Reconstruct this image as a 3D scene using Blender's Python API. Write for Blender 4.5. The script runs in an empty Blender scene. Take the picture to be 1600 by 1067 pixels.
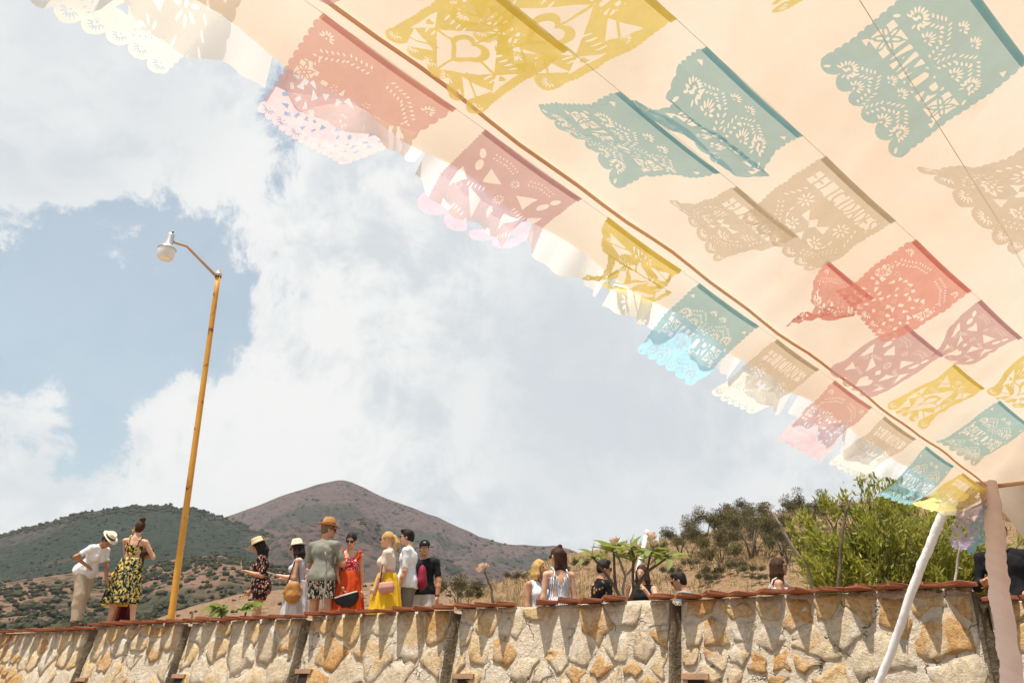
import bpy, math, random
import numpy as np
from mathutils import Vector, Matrix
R = math.radians
random.seed(7)
rng = np.random.default_rng(11)
C = bpy.context.scene.collection
scene = bpy.context.scene

# ------------------------------------------------------------------ camera, sky, sun, exposure
EYE = 1.5
FPX = 1244.0
PITCH = R(22.2)
cam_d = bpy.data.cameras.new('camera')
cam = bpy.data.objects.new('camera', cam_d)
C.objects.link(cam)
cam.location = (0, 0, EYE)
cam.rotation_euler = (R(90) + PITCH, 0, 0)
cam_d.sensor_width = 36.0
cam_d.lens = 36.0 * FPX / 1600
cam_d.clip_start = 0.05
cam_d.clip_end = 8000
scene.camera = cam
scene.view_settings.view_transform = 'Standard'
scene.view_settings.look = 'None'
scene.view_settings.gamma = 1
scene.view_settings.exposure = 0.48
scene.cycles.max_bounces = 8
scene.cycles.transparent_max_bounces = 12
scene.cycles.sample_clamp_indirect = 6


def ray(px, py):
    r = (px - 800) / FPX
    u = (533.5 - py) / FPX
    return np.array([r, math.cos(PITCH) - math.sin(PITCH) * u, math.sin(PITCH) + math.cos(PITCH) * u])


def at(px, py, Y):
    """point on the ray of a photo pixel at forward distance Y (metres)"""
    r = ray(px, py)
    p = r * (Y / r[1])
    return np.array([p[0], p[1], p[2] + EYE])


SUN_EL = R(77)
SUN_H = np.array([-0.66, -0.75])
SUN_H = SUN_H / np.linalg.norm(SUN_H)
sun_dir = Vector((SUN_H[0] * math.cos(SUN_EL), SUN_H[1] * math.cos(SUN_EL), math.sin(SUN_EL)))
sd = bpy.data.lights.new('sun', 'SUN')
sd.energy = 5.0
sd.angle = R(0.55)
sd.color = (1.0, 0.93, 0.82)
so = bpy.data.objects.new('sun', sd)
C.objects.link(so)
so.rotation_euler = sun_dir.to_track_quat('Z', 'Y').to_euler()

world = bpy.data.worlds.new('World')
scene.world = world
world.use_nodes = True


class NT:
    def __init__(s, nt):
        s.nt = nt
        s.n = nt.nodes
        s.l = nt.links

    def node(s, t, **k):
        nd = s.n.new(t)
        for a, b in k.items():
            setattr(nd, a, b)
        return nd

    def put(s, nd, sock, v):
        i = nd.inputs[sock]
        if isinstance(v, bpy.types.NodeSocket):
            s.l.new(v, i)
        elif v is not None:
            try:
                i.default_value = v
            except Exception:
                i.default_value = (*v, 1)

    def math(s, op, a, b=None, c=None, clamp=False):
        nd = s.node('ShaderNodeMath', operation=op)
        nd.use_clamp = clamp
        s.put(nd, 0, a)
        s.put(nd, 1, b)
        if c is not None:
            s.put(nd, 2, c)
        return nd.outputs[0]

    def vmath(s, op, a, b=None, scale=None):
        nd = s.node('ShaderNodeVectorMath', operation=op)
        s.put(nd, 0, a)
        if b is not None:
            s.put(nd, 1, b)
        if scale is not None:
            s.put(nd, 'Scale', scale)
        return nd.outputs[1] if op in ('DOT_PRODUCT', 'LENGTH', 'DISTANCE') else nd.outputs[0]

    def noise(s, vec, scale, detail=4, rough=0.55, dist=0.0, out=0):
        nd = s.node('ShaderNodeTexNoise')
        s.put(nd, 'Vector', vec)
        s.put(nd, 'Scale', scale)
        s.put(nd, 'Detail', detail)
        s.put(nd, 'Roughness', rough)
        s.put(nd, 'Distortion', dist)
        return nd.outputs[out]

    def vor(s, vec, scale, feature='F1', out=0, rnd=1.0):
        nd = s.node('ShaderNodeTexVoronoi', feature=feature)
        s.put(nd, 'Vector', vec)
        s.put(nd, 'Scale', scale)
        s.put(nd, 'Randomness', rnd)
        return nd.outputs[out]

    def ramp(s, f, lo, hi, a=0.0, b=1.0):
        nd = s.node('ShaderNodeMapRange')
        nd.interpolation_type = 'SMOOTHSTEP'
        s.put(nd, 0, f)
        s.put(nd, 1, lo)
        s.put(nd, 2, hi)
        s.put(nd, 3, a)
        s.put(nd, 4, b)
        return nd.outputs[0]

    def mix(s, f, a, b, mode='MIX'):
        nd = s.node('ShaderNodeMix', data_type='RGBA', blend_type=mode)
        s.put(nd, 0, f)
        s.put(nd, 6, (*a, 1) if isinstance(a, tuple) and len(a) == 3 else a)
        s.put(nd, 7, (*b, 1) if isinstance(b, tuple) and len(b) == 3 else b)
        return nd.outputs[2]


# sky: clear-sky model with procedural clouds laid on the sky's own directions
w = NT(world.node_tree)
w.n.clear()
wo = w.node('ShaderNodeOutputWorld')
tc = w.node('ShaderNodeTexCoord')
D = tc.outputs['Generated']
sky = w.node('ShaderNodeTexSky', sky_type='NISHITA')
sky.sun_disc = False
sky.sun_elevation = SUN_EL
sky.sun_rotation = math.atan2(SUN_H[0], SUN_H[1])
sky.dust_density = 2.0
sky.air_density = 1.0
warp = w.vmath('ADD', D, w.vmath('SCALE', w.vmath('SUBTRACT', w.noise(D, 4.0, 3, out=1), (0.5, 0.5, 0.5)), scale=0.16))
cov = w.math('ADD', w.math('MULTIPLY', w.noise(warp, 3.2, 10, 0.62), 0.95), -0.30)
fine = w.math('MULTIPLY', w.math('SUBTRACT', w.noise(warp, 8.0, 12, 0.70), 0.5), 1.35)


def blob(px, py, rad, amt):
    d = ray(px, py)
    d = d / np.linalg.norm(d)
    dist = w.vmath('DISTANCE', D, tuple(d))
    return w.ramp(dist, 0.0, rad, amt, 0.0)


f = w.math('ADD', cov, fine)
for b in ((250, 120, .30, .28), (100, 250, .22, .30), (620, 470, .36, .34), (950, 520, .5, .34), (620, 720, .42, .28), (90, 745, .20, .24), (1150, 700, .5, .30), (330, 700, .16, .10),
          (540, 290, .14, .14), (190, 440, .19, -.20), (110, 560, .24, -.26), (60, 400, .12, -.08), (190, 395, .055, .24), (245, 440, .06, .26), (265, 640, .08, .30), (30, 380, .05, .2), (150, 470, .05, .12), (60, 690, .14, .16), (480, 215, .10, -.30), (330, 330, .14, -.12), (455, 300, .07, -.15), (490, 470, .07, -.20), (270, 530, .12, -.20), (580, 240, .06, -.14), (160, 630, .10, -.15), (520, 610, .05, -.08)):
    f = w.math('ADD', f, blob(*b))
mask = w.ramp(f, 0.235, 0.385)
mask = w.math('MULTIPLY_ADD', mask, 0.62, 0.38)
# bright tops and grey undersides of the clouds
shade = w.ramp(w.math('ADD', w.noise(w.vmath('ADD', warp, (0.3, 0.1, 0.12)), 3.6, 6, 0.6), w.math('MULTIPLY', fine, 0.5)), 0.40, 0.58)
ccol = w.mix(shade, (0.745, 0.79, 0.825), (1.0, 1.0, 0.985))
for gb in ((950, 560, .30, .85), (40, 150, .24, .9), (1050, 700, .26, .6), (820, 640, .20, .4), (300, 150, .12, .35)):
    ccol = w.mix(w.math('MULTIPLY', blob(*gb), w.ramp(w.noise(warp, 5.0, 7, 0.6), 0.35, 0.62, 0.45, 1.0)), ccol, (0.715, 0.76, 0.80))
edge = w.ramp(f, 0.24, 0.60)
ccol = w.mix(w.math('MULTIPLY', w.math('SUBTRACT', 1.0, edge), 0.6), ccol, (0.92, 0.94, 0.95))
bg1 = w.node('ShaderNodeBackground')
w.put(bg1, 'Color', w.mix(1.0, sky.outputs[0], (0.90, 1.02, 0.90), 'MULTIPLY'))
w.put(bg1, 'Strength', 0.12)
bg2 = w.node('ShaderNodeBackground')
w.put(bg2, 'Color', ccol)
w.put(bg2, 'Strength', 0.66)
mx = w.node('ShaderNodeMixShader')
w.put(mx, 0, mask)
w.l.new(bg1.outputs[0], mx.inputs[1])
w.l.new(bg2.outputs[0], mx.inputs[2])
w.l.new(mx.outputs[0], wo.inputs[0])


# ------------------------------------------------------------------ helpers
def tag(o, label=None, cat=None, group=None, kind=None):
    if label:
        o['label'] = label
    if cat:
        o['category'] = cat
    if group:
        o['group'] = group
    if kind:
        o['kind'] = kind
    return o


def empty(name, loc=(0, 0, 0), rz=0.0):
    o = bpy.data.objects.new(name, None)
    C.objects.link(o)
    o.location = tuple(float(v) for v in loc)
    o.rotation_euler = (0, 0, rz)
    o.empty_display_size = 0.1
    return o


def meshdata(name, verts, faces, smooth=True):
    me = bpy.data.meshes.new(name)
    verts = np.asarray(verts, dtype=np.float64)
    me.from_pydata(verts.tolist(), [], [list(map(int, fc)) for fc in faces])
    if smooth:
        me.polygons.foreach_set('use_smooth', np.ones(len(me.polygons), dtype=bool))
    me.update()
    return me


def obj(name, me, material, parent=None):
    o = bpy.data.objects.new(name, me)
    C.objects.link(o)
    if material is not None:
        if not len(me.materials):
            me.materials.append(material)
    if parent is not None:
        o.parent = parent
    return o


def build(name, verts, faces, material, parent=None, smooth=True):
    return obj(name, meshdata(name, verts, faces, smooth), material, parent)


class MB:
    """collects simple shapes for ONE mesh"""

    def __init__(s):
        s.v = []
        s.f = []

    def add(s, v, f):
        o = len(s.v)
        s.v += [tuple(map(float, p)) for p in v]
        s.f += [tuple(i + o for i in q) for q in f]
        return s

    def box(s, c, size, rot=None, bevel=0.0):
        hx, hy, hz = (d / 2 for d in size)
        v = [(sx * hx, sy * hy, sz * hz) for sz in (-1, 1) for sy in (-1, 1) for sx in (-1, 1)]
        if rot is not None:
            v = [tuple(rot @ Vector(p)) for p in v]
        v = [(p[0] + c[0], p[1] + c[1], p[2] + c[2]) for p in v]
        return s.add(v, [(0, 2, 3, 1), (4, 5, 7, 6), (0, 1, 5, 4), (2, 6, 7, 3), (0, 4, 6, 2), (1, 3, 7, 5)])

    def tube(s, pts, rad, n=8, cap=True, jit=0.0):
        pts = [np.array(p, float) for p in pts]
        if not hasattr(rad, '__len__'):
            rad = [rad] * len(pts)
        o = []
        up = np.array([0.13, 0.27, 0.95])
        for i, p in enumerate(pts):
            t = pts[min(i + 1, len(pts) - 1)] - pts[max(i - 1, 0)]
            t = t / (np.linalg.norm(t) + 1e-9)
            a = np.cross(t, up)
            if np.linalg.norm(a) < 1e-3:
                a = np.cross(t, np.array([1.0, 0, 0]))
            a = a / np.linalg.norm(a)
            b = np.cross(t, a)
            for k in range(n):
                th = 2 * math.pi * k / n
                r = rad[i] * (1 + jit * random.uniform(-1, 1))
                o.append(p + (a * math.cos(th) + b * math.sin(th)) * r)
        f = []
        for i in range(len(pts) - 1):
            for k in range(n):
                f.append((i * n + k, i * n + (k + 1) % n, (i + 1) * n + (k + 1) % n, (i + 1) * n + k))
        if cap:
            f.append(tuple(range(n))[::-1])
            f.append(tuple((len(pts) - 1) * n + k for k in range(n)))
        return s.add(o, f)

    def lathe(s, prof, n=24, M=None, sx=1.0, sy=1.0):
        o = []
        for (r, z) in prof:
            for k in range(n):
                th = 2 * math.pi * k / n
                p = Vector((r * math.cos(th) * sx, r * math.sin(th) * sy, z))
                o.append(tuple(M @ p) if M is not None else tuple(p))
        f = []
        for i in range(len(prof) - 1):
            for k in range(n):
                f.append((i * n + k, i * n + (k + 1) % n, (i + 1) * n + (k + 1) % n, (i + 1) * n + k))
        return s.add(o, f)

    def build(s, name, material, parent=None, smooth=True):
        return build(name, s.v, s.f, material, parent, smooth)


def _hash(ix, iy, iz):
    h = (ix.astype(np.int64) * 374761393 + iy.astype(np.int64) * 668265263 + iz.astype(np.int64) * 2147483647) & 0xffffffff
    h = ((h ^ (h >> 13)) * 1274126177) & 0xffffffff
    h = h ^ (h >> 16)
    return (h & 0xffff) / 65535.0


def vnoise(x, y, z):
    x, y, z = np.broadcast_arrays(np.asarray(x, float), np.asarray(y, float), np.asarray(z, float))
    ix, iy, iz = np.floor(x), np.floor(y), np.floor(z)
    fx, fy, fz = x - ix, y - iy, z - iz
    fx = fx * fx * (3 - 2 * fx)
    fy = fy * fy * (3 - 2 * fy)
    fz = fz * fz * (3 - 2 * fz)
    r = 0
    for dx in (0, 1):
        for dy in (0, 1):
            for dz in (0, 1):
                r = r + _hash(ix + dx, iy + dy, iz + dz) * (fx if dx else 1 - fx) * (fy if dy else 1 - fy) * (fz if dz else 1 - fz)
    return r * 2 - 1


def fbm(x, y, z=0.0, o=4, g=0.5):
    r = 0
    a = 1.0
    for i in range(o):
        r = r + a * vnoise(np.asarray(x) * 2 ** i + 17.3 * i, np.asarray(y) * 2 ** i + 5.1 * i, np.asarray(z) * 2 ** i + 9.7 * i)
        a *= g
    return r


# ------------------------------------------------------------------ materials
def material(name, fn):
    m = bpy.data.materials.new(name)
    m.use_nodes = True
    t = NT(m.node_tree)
    t.n.clear()
    out = t.node('ShaderNodeOutputMaterial')
    tcn = t.node('ShaderNodeTexCoord')
    sh = fn(t, tcn.outputs['Object'])
    t.l.new(sh, out.inputs['Surface'])
    return m


def pbsdf(t, col, rough=0.8, bump=None, bstr=0.3, bdist=0.01, spec=0.3, metal=0.0, alpha=None, trans=0.0):
    b = t.node('ShaderNodeBsdfPrincipled')
    t.put(b, 'Base Color', (*col, 1) if isinstance(col, tuple) and len(col) == 3 else col)
    t.put(b, 'Roughness', rough)
    t.put(b, 'Specular IOR Level', spec)
    t.put(b, 'Metallic', metal)
    if trans:
        t.put(b, 'Transmission Weight', trans)
    if bump is not None:
        bn = t.node('ShaderNodeBump')
        t.put(bn, 'Height', bump)
        t.put(bn, 'Strength', bstr)
        t.put(bn, 'Distance', bdist)
        t.l.new(bn.outputs[0], b.inputs['Normal'])
    return b.outputs[0]


def plain(name, a, b=None, scale=6.0, rough=0.8, bscale=40.0, bstr=0.25, bdist=0.005, spec=0.25, metal=0.0):
    b = b or tuple(c * 0.8 for c in a)

    def fn(t, co):
        n = t.ramp(t.noise(co, scale, 5), 0.3, 0.7)
        return pbsdf(t, t.mix(n, a, b), rough, t.noise(co, bscale, 4), bstr, bdist, spec, metal)
    return material(name, fn)


def cloth(name, a, b=None, trans=0.12, scale=5.0, bscale=160.0):
    b = b or tuple(c * 0.88 for c in a)

    def fn(t, co):
        n = t.ramp(t.noise(co, scale, 4), 0.3, 0.7)
        col = t.mix(n, a, b)
        bmp = t.math('ADD', t.math('MULTIPLY', t.noise(co, bscale, 2), 0.15), t.noise(co, 9.0, 3, 0.5, 0.8))
        s1 = pbsdf(t, col, 0.9, bmp, 0.5, 0.02, 0.1)
        tr = t.node('ShaderNodeBsdfTranslucent')
        t.put(tr, 'Color', col)
        m = t.node('ShaderNodeMixShader')
        t.put(m, 0, trans)
        t.l.new(s1, m.inputs[1])
        t.l.new(tr.outputs[0], m.inputs[2])
        return m.outputs[0]
    return material(name, fn)


def skin(name, c):
    def fn(t, co):
        n = t.noise(co, 9.0, 4)
        col = t.mix(t.ramp(n, 0.3, 0.7), c, (c[0] * 0.82, c[1] * 0.72, c[2] * 0.68))
        b = t.node('ShaderNodeBsdfPrincipled')
        t.put(b, 'Base Color', col)
        t.put(b, 'Roughness', 0.5)
        t.put(b, 'Specular IOR Level', 0.35)
        t.put(b, 'Subsurface Weight', 0.08)
        t.put(b, 'Subsurface Radius', (0.02, 0.008, 0.005))
        return b.outputs[0]
    return material(name, fn)


def hairmat(name, a, b):
    def fn(t, co):
        st = t.vmath('MULTIPLY', co, (90.0, 90.0, 9.0))
        n = t.noise(st, 1.0, 3, 0.6, 0.6)
        return pbsdf(t, t.mix(t.ramp(n, 0.3, 0.7), a, b), 0.6, n, 0.6, 0.008, 0.12)
    return material(name, fn)


SK = [skin('skin_tan', (0.52, 0.27, 0.155)), skin('skin_light', (0.62, 0.37, 0.25)), skin('skin_brown', (0.36, 0.175, 0.09))]
HAIR = {'black': hairmat('hair_black', (0.012, 0.009, 0.008), (0.03, 0.02, 0.016)), 'brown': hairmat('hair_brown', (0.03, 0.014, 0.008), (0.07, 0.03, 0.016)),
        'blonde': hairmat('hair_blonde', (0.55, 0.36, 0.14), (0.36, 0.2, 0.07)), 'grey_buzz': hairmat('hair_short', (0.22, 0.13, 0.08), (0.14, 0.08, 0.05))}

# ------------------------------------------------------------------ ground and terrace
DW = np.array([0.862, -0.506])           # along the wall, to the right
DW = DW / np.linalg.norm(DW)
NO = np.array([DW[1], -DW[0]])           # outward normal of the wall (towards the camera side)
W0 = np.array([-1.35, 10.0])
BAT = 0.25                               # batter: metres outward per metre down


def s_of_px(px, py=950):
    r = ray(px, py)
    q = r[0] / r[1]
    return float((q * W0[1] - W0[0]) / (DW[0] - q * DW[1]))


def zg(X):
    return np.interp(X, [-14, -7, -5.6, -4.7, -4.2, -1.6, -0.2, 8, 20], [2.06, 2.10, 2.10, 1.86, 1.78, 1.72, 1.22, 1.10, 1.1])


def soil(name, a, b, c, s1=0.6):
    def fn(t, co):
        n = t.ramp(t.noise(co, s1, 8, 0.6), 0.35, 0.65)
        n2 = t.ramp(t.noise(co, s1 * 14, 6, 0.6), 0.4, 0.66)
        col = t.mix(t.math('MULTIPLY', n2, 0.55), t.mix(n, a, b), c)
        return pbsdf(t, col, 0.95, t.noise(co, s1 * 40, 6), 0.6, 0.03, 0.1)
    return material(name, fn)


M_dirt = soil('dry_dirt', (0.30, 0.22, 0.15), (0.24, 0.17, 0.11), (0.36, 0.28, 0.2))
M_terr = soil('terrace_earth', (0.33, 0.24, 0.15), (0.26, 0.18, 0.11), (0.4, 0.3, 0.18))

gs = np.array([-2500, -900, -150, -40, -12, 0, 12, 40, 150, 900, 2500], float)
gx, gy = np.meshgrid(gs, gs)
gv = np.stack([gx.ravel(), gy.ravel(), np.zeros(gx.size)], 1)
n_ = len(gs)
gf = [(j * n_ + i, j * n_ + i + 1, (j + 1) * n_ + i + 1, (j + 1) * n_ + i) for j in range(n_ - 1) for i in range(n_ - 1)]
tag(build('ground', gv, gf, M_dirt), kind='structure')

# terrace: strip behind the wall running back to the hills
tv, tf = [], []
ss = np.linspace(-16, 12, 80)
ds = np.array([0.22, 0.6, 1.2, 2, 3, 4, 5.5, 7, 9, 12, 16, 22, 30, 40])
for d_ in ds:
    for s_ in ss:
        p = W0 + DW * s_ - NO * d_
        z = float(zg(p[0])) - 0.12 * max(0.0, 1.2 - d_) + 0.03 * float(fbm(p[0] * 1.3, p[1] * 1.3, 0.5, 3))
        tv.append((p[0], p[1], z))
ns = len(ss)
for j in range(len(ds) - 1):
    for i in range(ns - 1):
        tf.append((j * ns + i, j * ns + i + 1, (j + 1) * ns + i + 1, (j + 1) * ns + i))
tag(build('terrace_ground', tv, tf, M_terr), kind='structure')


# ------------------------------------------------------------------ hills
def hill_mat(name, soilc, soilc2, veg, veg2, amount, vscale, patch, lowsoil=None):
    def fn(t, co):
        big = t.noise(co, patch, 5, 0.6)
        med = t.noise(co, patch * 6, 6, 0.6)
        sc = t.mix(t.ramp(med, 0.3, 0.7), soilc, soilc2)
        st = t.mix(t.ramp(t.noise(co, vscale * 2.7, 3, 0.6), 0.35, 0.65), sc, tuple(c * 0.72 for c in soilc))
        v = t.mix(t.ramp(t.noise(co, vscale, 4), 0.3, 0.7), veg, veg2)
        d = t.vor(t.vmath('ADD', co, t.vmath('SCALE', t.noise(co, vscale, 3, out=1), scale=1.2 / vscale)), vscale)
        spots = t.math('SUBTRACT', 1.0, t.ramp(d, 0.22, 0.46))
        am = t.math('ADD', t.math('MULTIPLY', t.ramp(big, 0.38, 0.64), 0.9), amount - 0.45)
        m = t.math('MULTIPLY_ADD', spots, 0.8, t.math('SUBTRACT', am, 0.45), clamp=True)
        m = t.ramp(m, 0.15, 0.6)
        return pbsdf(t, t.mix(m, st, v), 1.0, t.math('ADD', t.noise(co, vscale * 1.5, 5, 0.7), t.math('MULTIPLY', spots, 0.5)), 1.0, 0.6 / vscale, 0.02)
    return material(name, fn)


def hill(name, prof, Dr, Db, zb, mat, rough, nx=220, ny=60, ext=260, seed=0.0, gul=0.5, power=1.25, crest=0.0):
    xs = [p[0] for p in prof]
    ys = [p[1] for p in prof]
    px = np.linspace(xs[0], xs[-1], nx)
    py = np.interp(px, xs, ys)
    k = np.ones(3) / 3
    py = np.convolve(np.pad(py, 1, mode='edge'), k, 'valid')
    q = np.array([ray(a, b)[0] / ray(a, b)[1] for a, b in zip(px, py)])
    e = np.array([ray(a, b)[2] / ray(a, b)[1] for a, b in zip(px, py)])
    T = np.concatenate([np.linspace(-0.5, 0, 10)[:-1], np.linspace(0, 1, ny)])
    q2, t2 = np.meshgrid(q, T)
    e2 = np.broadcast_to(e, q2.shape)
    Y = Dr + (Db - Dr) * t2
    zr = EYE + e2 * Dr
    X = q2 * Y
    up = np.clip(t2, 0, 1)
    z = zb + (zr - zb) * (1 - up) ** power
    L = abs(Dr - Db)
    env = np.clip(up * (1 - up) * 4, 0, 1) + 0.05
    amp = (zr - zb) * rough
    nz = fbm(X / L * 3 + seed, Y / L * 3, seed, 5)
    rid = np.abs(fbm(X / L * (3.2 + gul * 4) + 3 * seed + 0.5 * nz, Y / L * 1.2, seed + 4, 4))
    z = z + env * amp * (nz * 0.55 + (rid - 0.35) * gul)
    z = z + crest * fbm(X / L * 40, Y / L * 40, seed, 2)
    z = np.where(t2 < 0, zr - (-t2) * (zr - zb) * 0.9 + 0 * z, z)
    V = np.stack([X, Y, z], -1)
    ncol = V.shape[1]
    fcs = [(j * ncol + i, j * ncol + i + 1, (j + 1) * ncol + i + 1, (j + 1) * ncol + i) for j in range(V.shape[0] - 1) for i in range(ncol - 1)]
    # up-facing winding
    o = build(name, V.reshape(-1, 3), [fc[::-1] for fc in fcs], mat)
    tag(o, kind='structure')
    return V[9:]          # visible part, rows from the crest down


MH_A = hill_mat('hill_dark_scrub', (0.085, 0.072, 0.062), (0.065, 0.062, 0.05), (0.026, 0.036, 0.027), (0.038, 0.046, 0.034), 0.95, 0.16, 0.006)
MH_B = hill_mat('hill_dry_purple', (0.135, 0.092, 0.083), (0.105, 0.076, 0.068), (0.042, 0.043, 0.036), (0.056, 0.052, 0.043), 0.55, 0.12, 0.006)
MH_C = hill_mat('hill_red_soil', (0.25, 0.15, 0.105), (0.2, 0.122, 0.086), (0.052, 0.055, 0.034), (0.07, 0.066, 0.042), 0.55, 0.22, 0.012)
MH_D = hill_mat('hill_tan_slope', (0.34, 0.215, 0.135), (0.27, 0.17, 0.105), (0.16, 0.12, 0.07), (0.13, 0.1, 0.06), 0.10, 0.5, 0.03)
MH_E = hill_mat('hill_dry_grass', (0.36, 0.235, 0.138), (0.27, 0.165, 0.095), (0.22, 0.145, 0.075), (0.17, 0.115, 0.06), 0.22, 2.6, 0.05)

VB = hill('mountain', [(-250, 900), (150, 850), (300, 822), (355, 806), (400, 790), (440, 774), (490, 758), (518, 752), (532, 749), (550, 752), (572, 763), (610, 779), (650, 793), (700, 814), (750, 838), (790, 850), (830, 853), (870, 852), (900, 862), (950, 885), (1050, 930), (1150, 965)],
          1250, 330, -8, MH_B, 0.32, nx=260, ny=80, seed=2.3, gul=0.75, crest=1.0)
VA = hill('dark_hill', [(-420, 900), (-200, 872), (0, 835), (50, 823), (110, 805), (165, 794), (210, 790), (262, 790), (300, 793), (330, 801), (370, 815), (420, 833), (470, 848), (540, 872), (620, 905), (720, 950), (800, 985)],
          720, 260, -6, MH_A, 0.14, nx=240, ny=70, seed=5.7, gul=0.5, crest=1.8)
VC = hill('red_slope', [(-420, 935), (-200, 922), (0, 912), (60, 902), (130, 893), (200, 893), (260, 876), (310, 868), (350, 868), (420, 884), (480, 896), (540, 912), (600, 925), (700, 955), (800, 985)],
          330, 110, -3, MH_C, 0.16, nx=220, ny=60, seed=8.1, gul=0.8, crest=0.4)
VD = hill('tan_slope', [(60, 1010), (180, 985), (240, 968), (300, 946), (370, 929), (432, 922), (500, 916), (569, 911), (630, 906), (679, 906), (710, 917), (760, 936), (840, 965), (950, 1000)],
          150, 45, -1, MH_D, 0.10, nx=140, ny=40, seed=3.3, gul=0.4, crest=0.12)
VE = hill('grass_hill', [(560, 1015), (640, 975), (700, 942), (740, 925), (790, 905), (830, 890), (870, 868), (920, 861), (980, 852), (1040, 842), (1100, 832), (1160, 817), (1220, 802), (1300, 790), (1400, 778), (1520, 770), (1700, 765), (2000, 760), (2400, 765)],
          95, 26, 0.3, MH_E, 0.10, nx=240, ny=70, seed=6.4, gul=0.35, power=1.1, crest=0.10)


def on_grid(V, u, v):
    """u 0..1 along the hill, v 0..1 from the crest down"""
    r = v * (V.shape[0] - 1.001)
    c = u * (V.shape[1] - 1.001)
    i, j = int(r), int(c)
    a, b = r - i, c - j
    return V[i, j] * (1 - a) * (1 - b) + V[i + 1, j] * a * (1 - b) + V[i, j + 1] * (1 - a) * b + V[i + 1, j + 1] * a * b


M_scrub = plain('scrub_leaves', (0.038, 0.044, 0.026), (0.065, 0.062, 0.036), 0.4, 1.0, 3.0, 1.0, 0.3, 0.05)
M_scrub2 = plain('scrub_olive', (0.11, 0.095, 0.045), (0.06, 0.06, 0.03), 0.8, 1.0, 6.0, 1.0, 0.2, 0.05)


def scrub(name, V, n, u0, u1, v0, v1, r0, r1, mat, seed, clump=0.0):
    rs = np.random.default_rng(seed)
    phi = (1 + 5 ** .5) / 2
    ico = np.array([(-1, phi, 0), (1, phi, 0), (-1, -phi, 0), (1, -phi, 0), (0, -1, phi), (0, 1, phi), (0, -1, -phi), (0, 1, -phi), (phi, 0, -1), (phi, 0, 1), (-phi, 0, -1), (-phi, 0, 1)], float) / 1.9
    icf = [(0, 11, 5), (0, 5, 1), (0, 1, 7), (0, 7, 10), (0, 10, 11), (1, 5, 9), (5, 11, 4), (11, 10, 2), (10, 7, 6), (7, 1, 8), (3, 9, 4), (3, 4, 2), (3, 2, 6), (3, 6, 8), (3, 8, 9), (4, 9, 5), (2, 4, 11), (6, 2, 10), (8, 6, 7), (9, 8, 1)]
    vs, fs = [], []
    k = 0
    while k < n:
        u, v = rs.uniform(u0, u1), rs.uniform(v0, v1)
        p = on_grid(V, u, v)
        if vnoise(p[0] * 0.03 + seed, p[1] * 0.012, 0.0) < rs.uniform(-0.9, 0.7):
            continue
        r = rs.uniform(r0, r1) ** 1.0
        for b in range(3):
            q = ico * (1 + rs.uniform(-0.4, 0.4, (12, 1))) * r * rs.uniform(0.5, 0.9) * np.array([1.0, 1.0, 0.95])
            c = p + np.array([rs.normal(0, r * 0.5), rs.normal(0, r * 0.5), r * rs.uniform(0.2, 0.55)])
            o = len(vs)
            vs += (q + c).tolist()
            fs += [(a + o, b_ + o, c_ + o) for a, b_, c_ in icf]
        k += 1
    tag(build(name, vs, fs, mat, smooth=False), kind='stuff', label='scattered scrub bushes growing over the hillside', cat='scrub')


scrub('hill_scrub', VC, 3400, 0.02, 0.9, 0.0, 0.75, 0.4, 1.35, M_scrub, 21)
scrub('hill_scrub', VB, 1000, 0.1, 0.85, 0.03, 0.6, 0.9, 2.8, M_scrub, 22)
scrub('hill_scrub', VA, 1100, 0.1, 0.8, 0.0, 0.05, 0.7, 1.9, M_scrub, 23)
scrub('hill_scrub', VA, 500, 0.1, 0.8, 0.05, 0.6, 0.8, 1.5, M_scrub, 29)
scrub('hill_scrub', VD, 160, 0.1, 0.9, 0.02, 0.6, 0.15, 0.45, M_scrub2, 24)

# ------------------------------------------------------------------ retaining wall
def stone_mat(name, a, b, c):
    def fn(t, co):
        n = t.ramp(t.noise(co, 5.0, 6, 0.65), 0.32, 0.68)
        n2 = t.ramp(t.noise(co, 26.0, 5, 0.7), 0.45, 0.62)
        n3 = t.ramp(t.noise(t.vmath('ADD', co, (4.0, 2.0, 1.0)), 2.4, 9, 0.74, 0.6), 0.49, 0.60)
        col = t.mix(n, a, b)
        col = t.mix(t.math('MULTIPLY', n2, 0.55), col, tuple(x * 0.5 for x in a))
        col = t.mix(t.math('MULTIPLY', n3, 0.70), col, c)
        bmp = t.math('ADD', t.noise(co, 14.0, 8, 0.75), t.math('MULTIPLY', t.noise(co, 70.0, 3, 0.7), 0.35))
        return pbsdf(t, col, 0.93, bmp, 0.95, 0.05, 0.15)
    return material(name, fn)


MS = [stone_mat('stone_ochre', (0.57, 0.31, 0.12), (0.63, 0.41, 0.2), (0.70, 0.60, 0.46)),
      stone_mat('stone_gold', (0.66, 0.43, 0.19), (0.68, 0.50, 0.28), (0.72, 0.64, 0.52)),
      stone_mat('stone_sand', (0.66, 0.50, 0.31), (0.62, 0.43, 0.24), (0.72, 0.66, 0.57)),
      stone_mat('stone_pale', (0.70, 0.58, 0.41), (0.64, 0.52, 0.38), (0.74, 0.69, 0.61)),
      stone_mat('stone_grey', (0.56, 0.45, 0.33), (0.62, 0.49, 0.34), (0.74, 0.67, 0.57))]


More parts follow.
